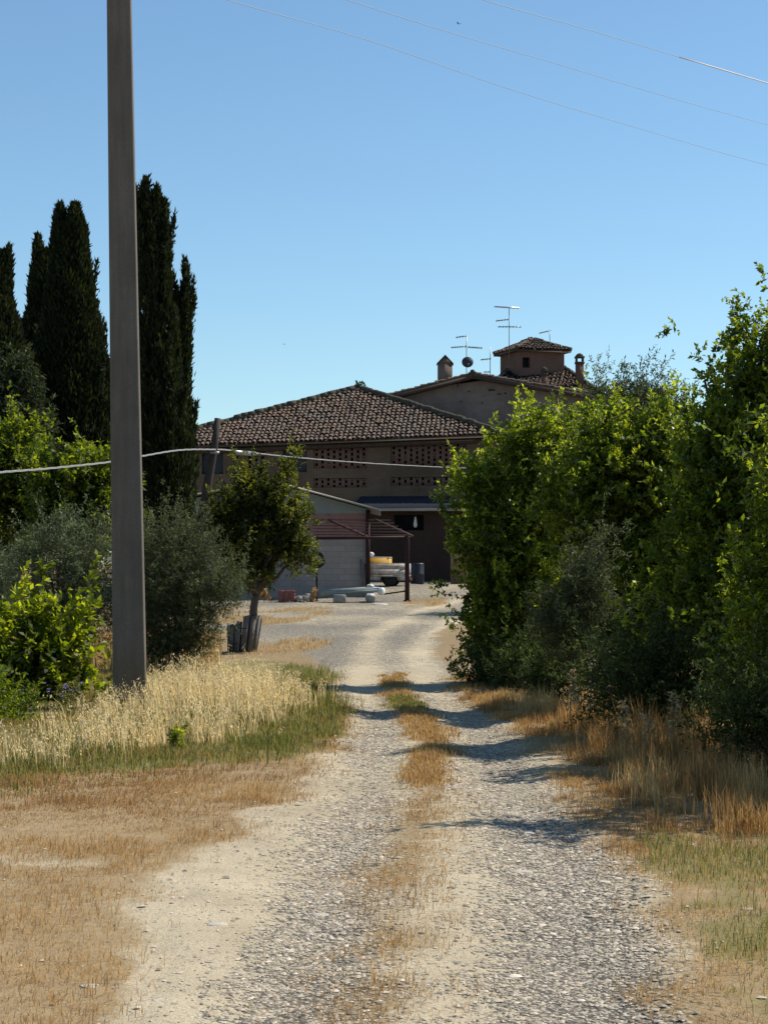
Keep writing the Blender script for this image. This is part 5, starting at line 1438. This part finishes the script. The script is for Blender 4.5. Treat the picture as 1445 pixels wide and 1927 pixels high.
kb(m, -2.15, 0, 0.002, .033, .708, .93); kb(m, -2.15, -1.06, .006, .03, .25, .458); kb(m, -.38, 0, .006, .03, .25, .458); kb(m, -2.15, 0.01, -.02, .05, .93, .955)
sp = m.build('side_board', M['white_paint'], tr)
m = MB(); kb(m, -1.02, -.42, -.03, -.004, .36, .40); m.build('mudguard', M['black'], tr)
m = MB(); kb(m, -.42, -.34, -.03, -.001, .78, .83); m.build('latch', M['grey_metal'], sp)
m = MB(); kb(m, -2.15, 0, 1.515, 1.55, .46, .94); m.build('side_board', M['white_paint'], tr)
m = MB(); kb(m, -.035, .0, .06, 1.49, .462, .93); kb(m, 0, .02, .1, 1.45, .6, .63); m.build('tailgate', M['white_paint'], tr)
m = MB(); kb(m, .0, .08, .1, 1.45, .24, .36); m.build('bumper', M['rust'], tr)
for yy in (.12, 1.3):
    m = MB(); kb(m, .021, .05, yy, yy + .14, .40, .455); m.build('tail_light', M['lamp_red'], tr)
m = MB()
cabp = [(-3.75, .35), (-2.25, .35), (-2.25, 1.45), (-2.45, 1.62), (-3.15, 1.62), (-3.6, 1.05), (-3.78, .95)]
m.prism([K(x, .06, z) for x, z in cabp], [K(x, 1.49, z) for x, z in cabp]); cb_ = m.build('cab', M['white_paint'], tr)
m = MB(); wp = [(-3.42, 1.06), (-2.5, 1.06), (-2.5, 1.5), (-3.1, 1.5)]
for y0_, y1_ in ((.045, .058), (1.492, 1.505)): m.prism([K(x, y0_, z) for x, z in wp], [K(x, y1_, z) for x, z in wp])
m.build('side_windows', M['glass'], cb_)
m = MB(); m.prism([K(-3.62, .16, 1.06), K(-3.62, 1.39, 1.06), K(-3.2, 1.35, 1.58), K(-3.2, .2, 1.58)], [p + A([-.025, 0, .012]) for p in (K(-3.62, .16, 1.06), K(-3.62, 1.39, 1.06), K(-3.2, 1.35, 1.58), K(-3.2, .2, 1.58))]); m.build('windscreen', M['glass'], cb_)
for yy in (.2, 1.2):
    m = MB(); kb(m, -3.81, -3.782, yy, yy + .18, .62, .78); m.build('headlight', M['alu'], tr)
for xx in (-.72, -3.1):
    for yy in (.12, 1.43):
        m = MB(); Rw = Rk @ A([[1, 0, 0], [0, 0, -1.0], [0, 1, 0]])
        m.lathe(K(xx, yy + .09, .27), [(.17, 0), (.25, .01), (.275, .05), (.275, .13), (.25, .17), (.17, .18)], 20, Rw); wh = m.build('wheel', M['black'], tr, True)
        m = MB(); m.lathe(K(xx, yy + .085, .27), [(.06, 0), (.16, .012), (.165, .15), (.06, .17)], 16, Rw); m.build('rim', M['grey_metal'], wh, True)
m = MB(); kb(m, -2.1, -.74, .15, 1.2, .463, 1.17); props(m.build('yellow_load', M['yellow']), 'yellow boxy load standing on the truck bed', 'crate')
m = MB(); m.prism([K(-2.1, .12, 1.173), K(-.72, .12, 1.173), K(-.72, 1.2, 1.173), K(-2.1, 1.2, 1.173)], [K(-2.1, .12, 1.22), K(-.74, .13, 1.20), K(-.74, 1.2, 1.21), K(-2.1, 1.2, 1.23)]); props(m.build('pale_cover', M['rubble']), 'pale folded sheet lying on the yellow load', 'sheet')
sack('white bundle on top of the yellow load behind the corner post', 698, 1048, Yk + .5, .12, .2, 0)
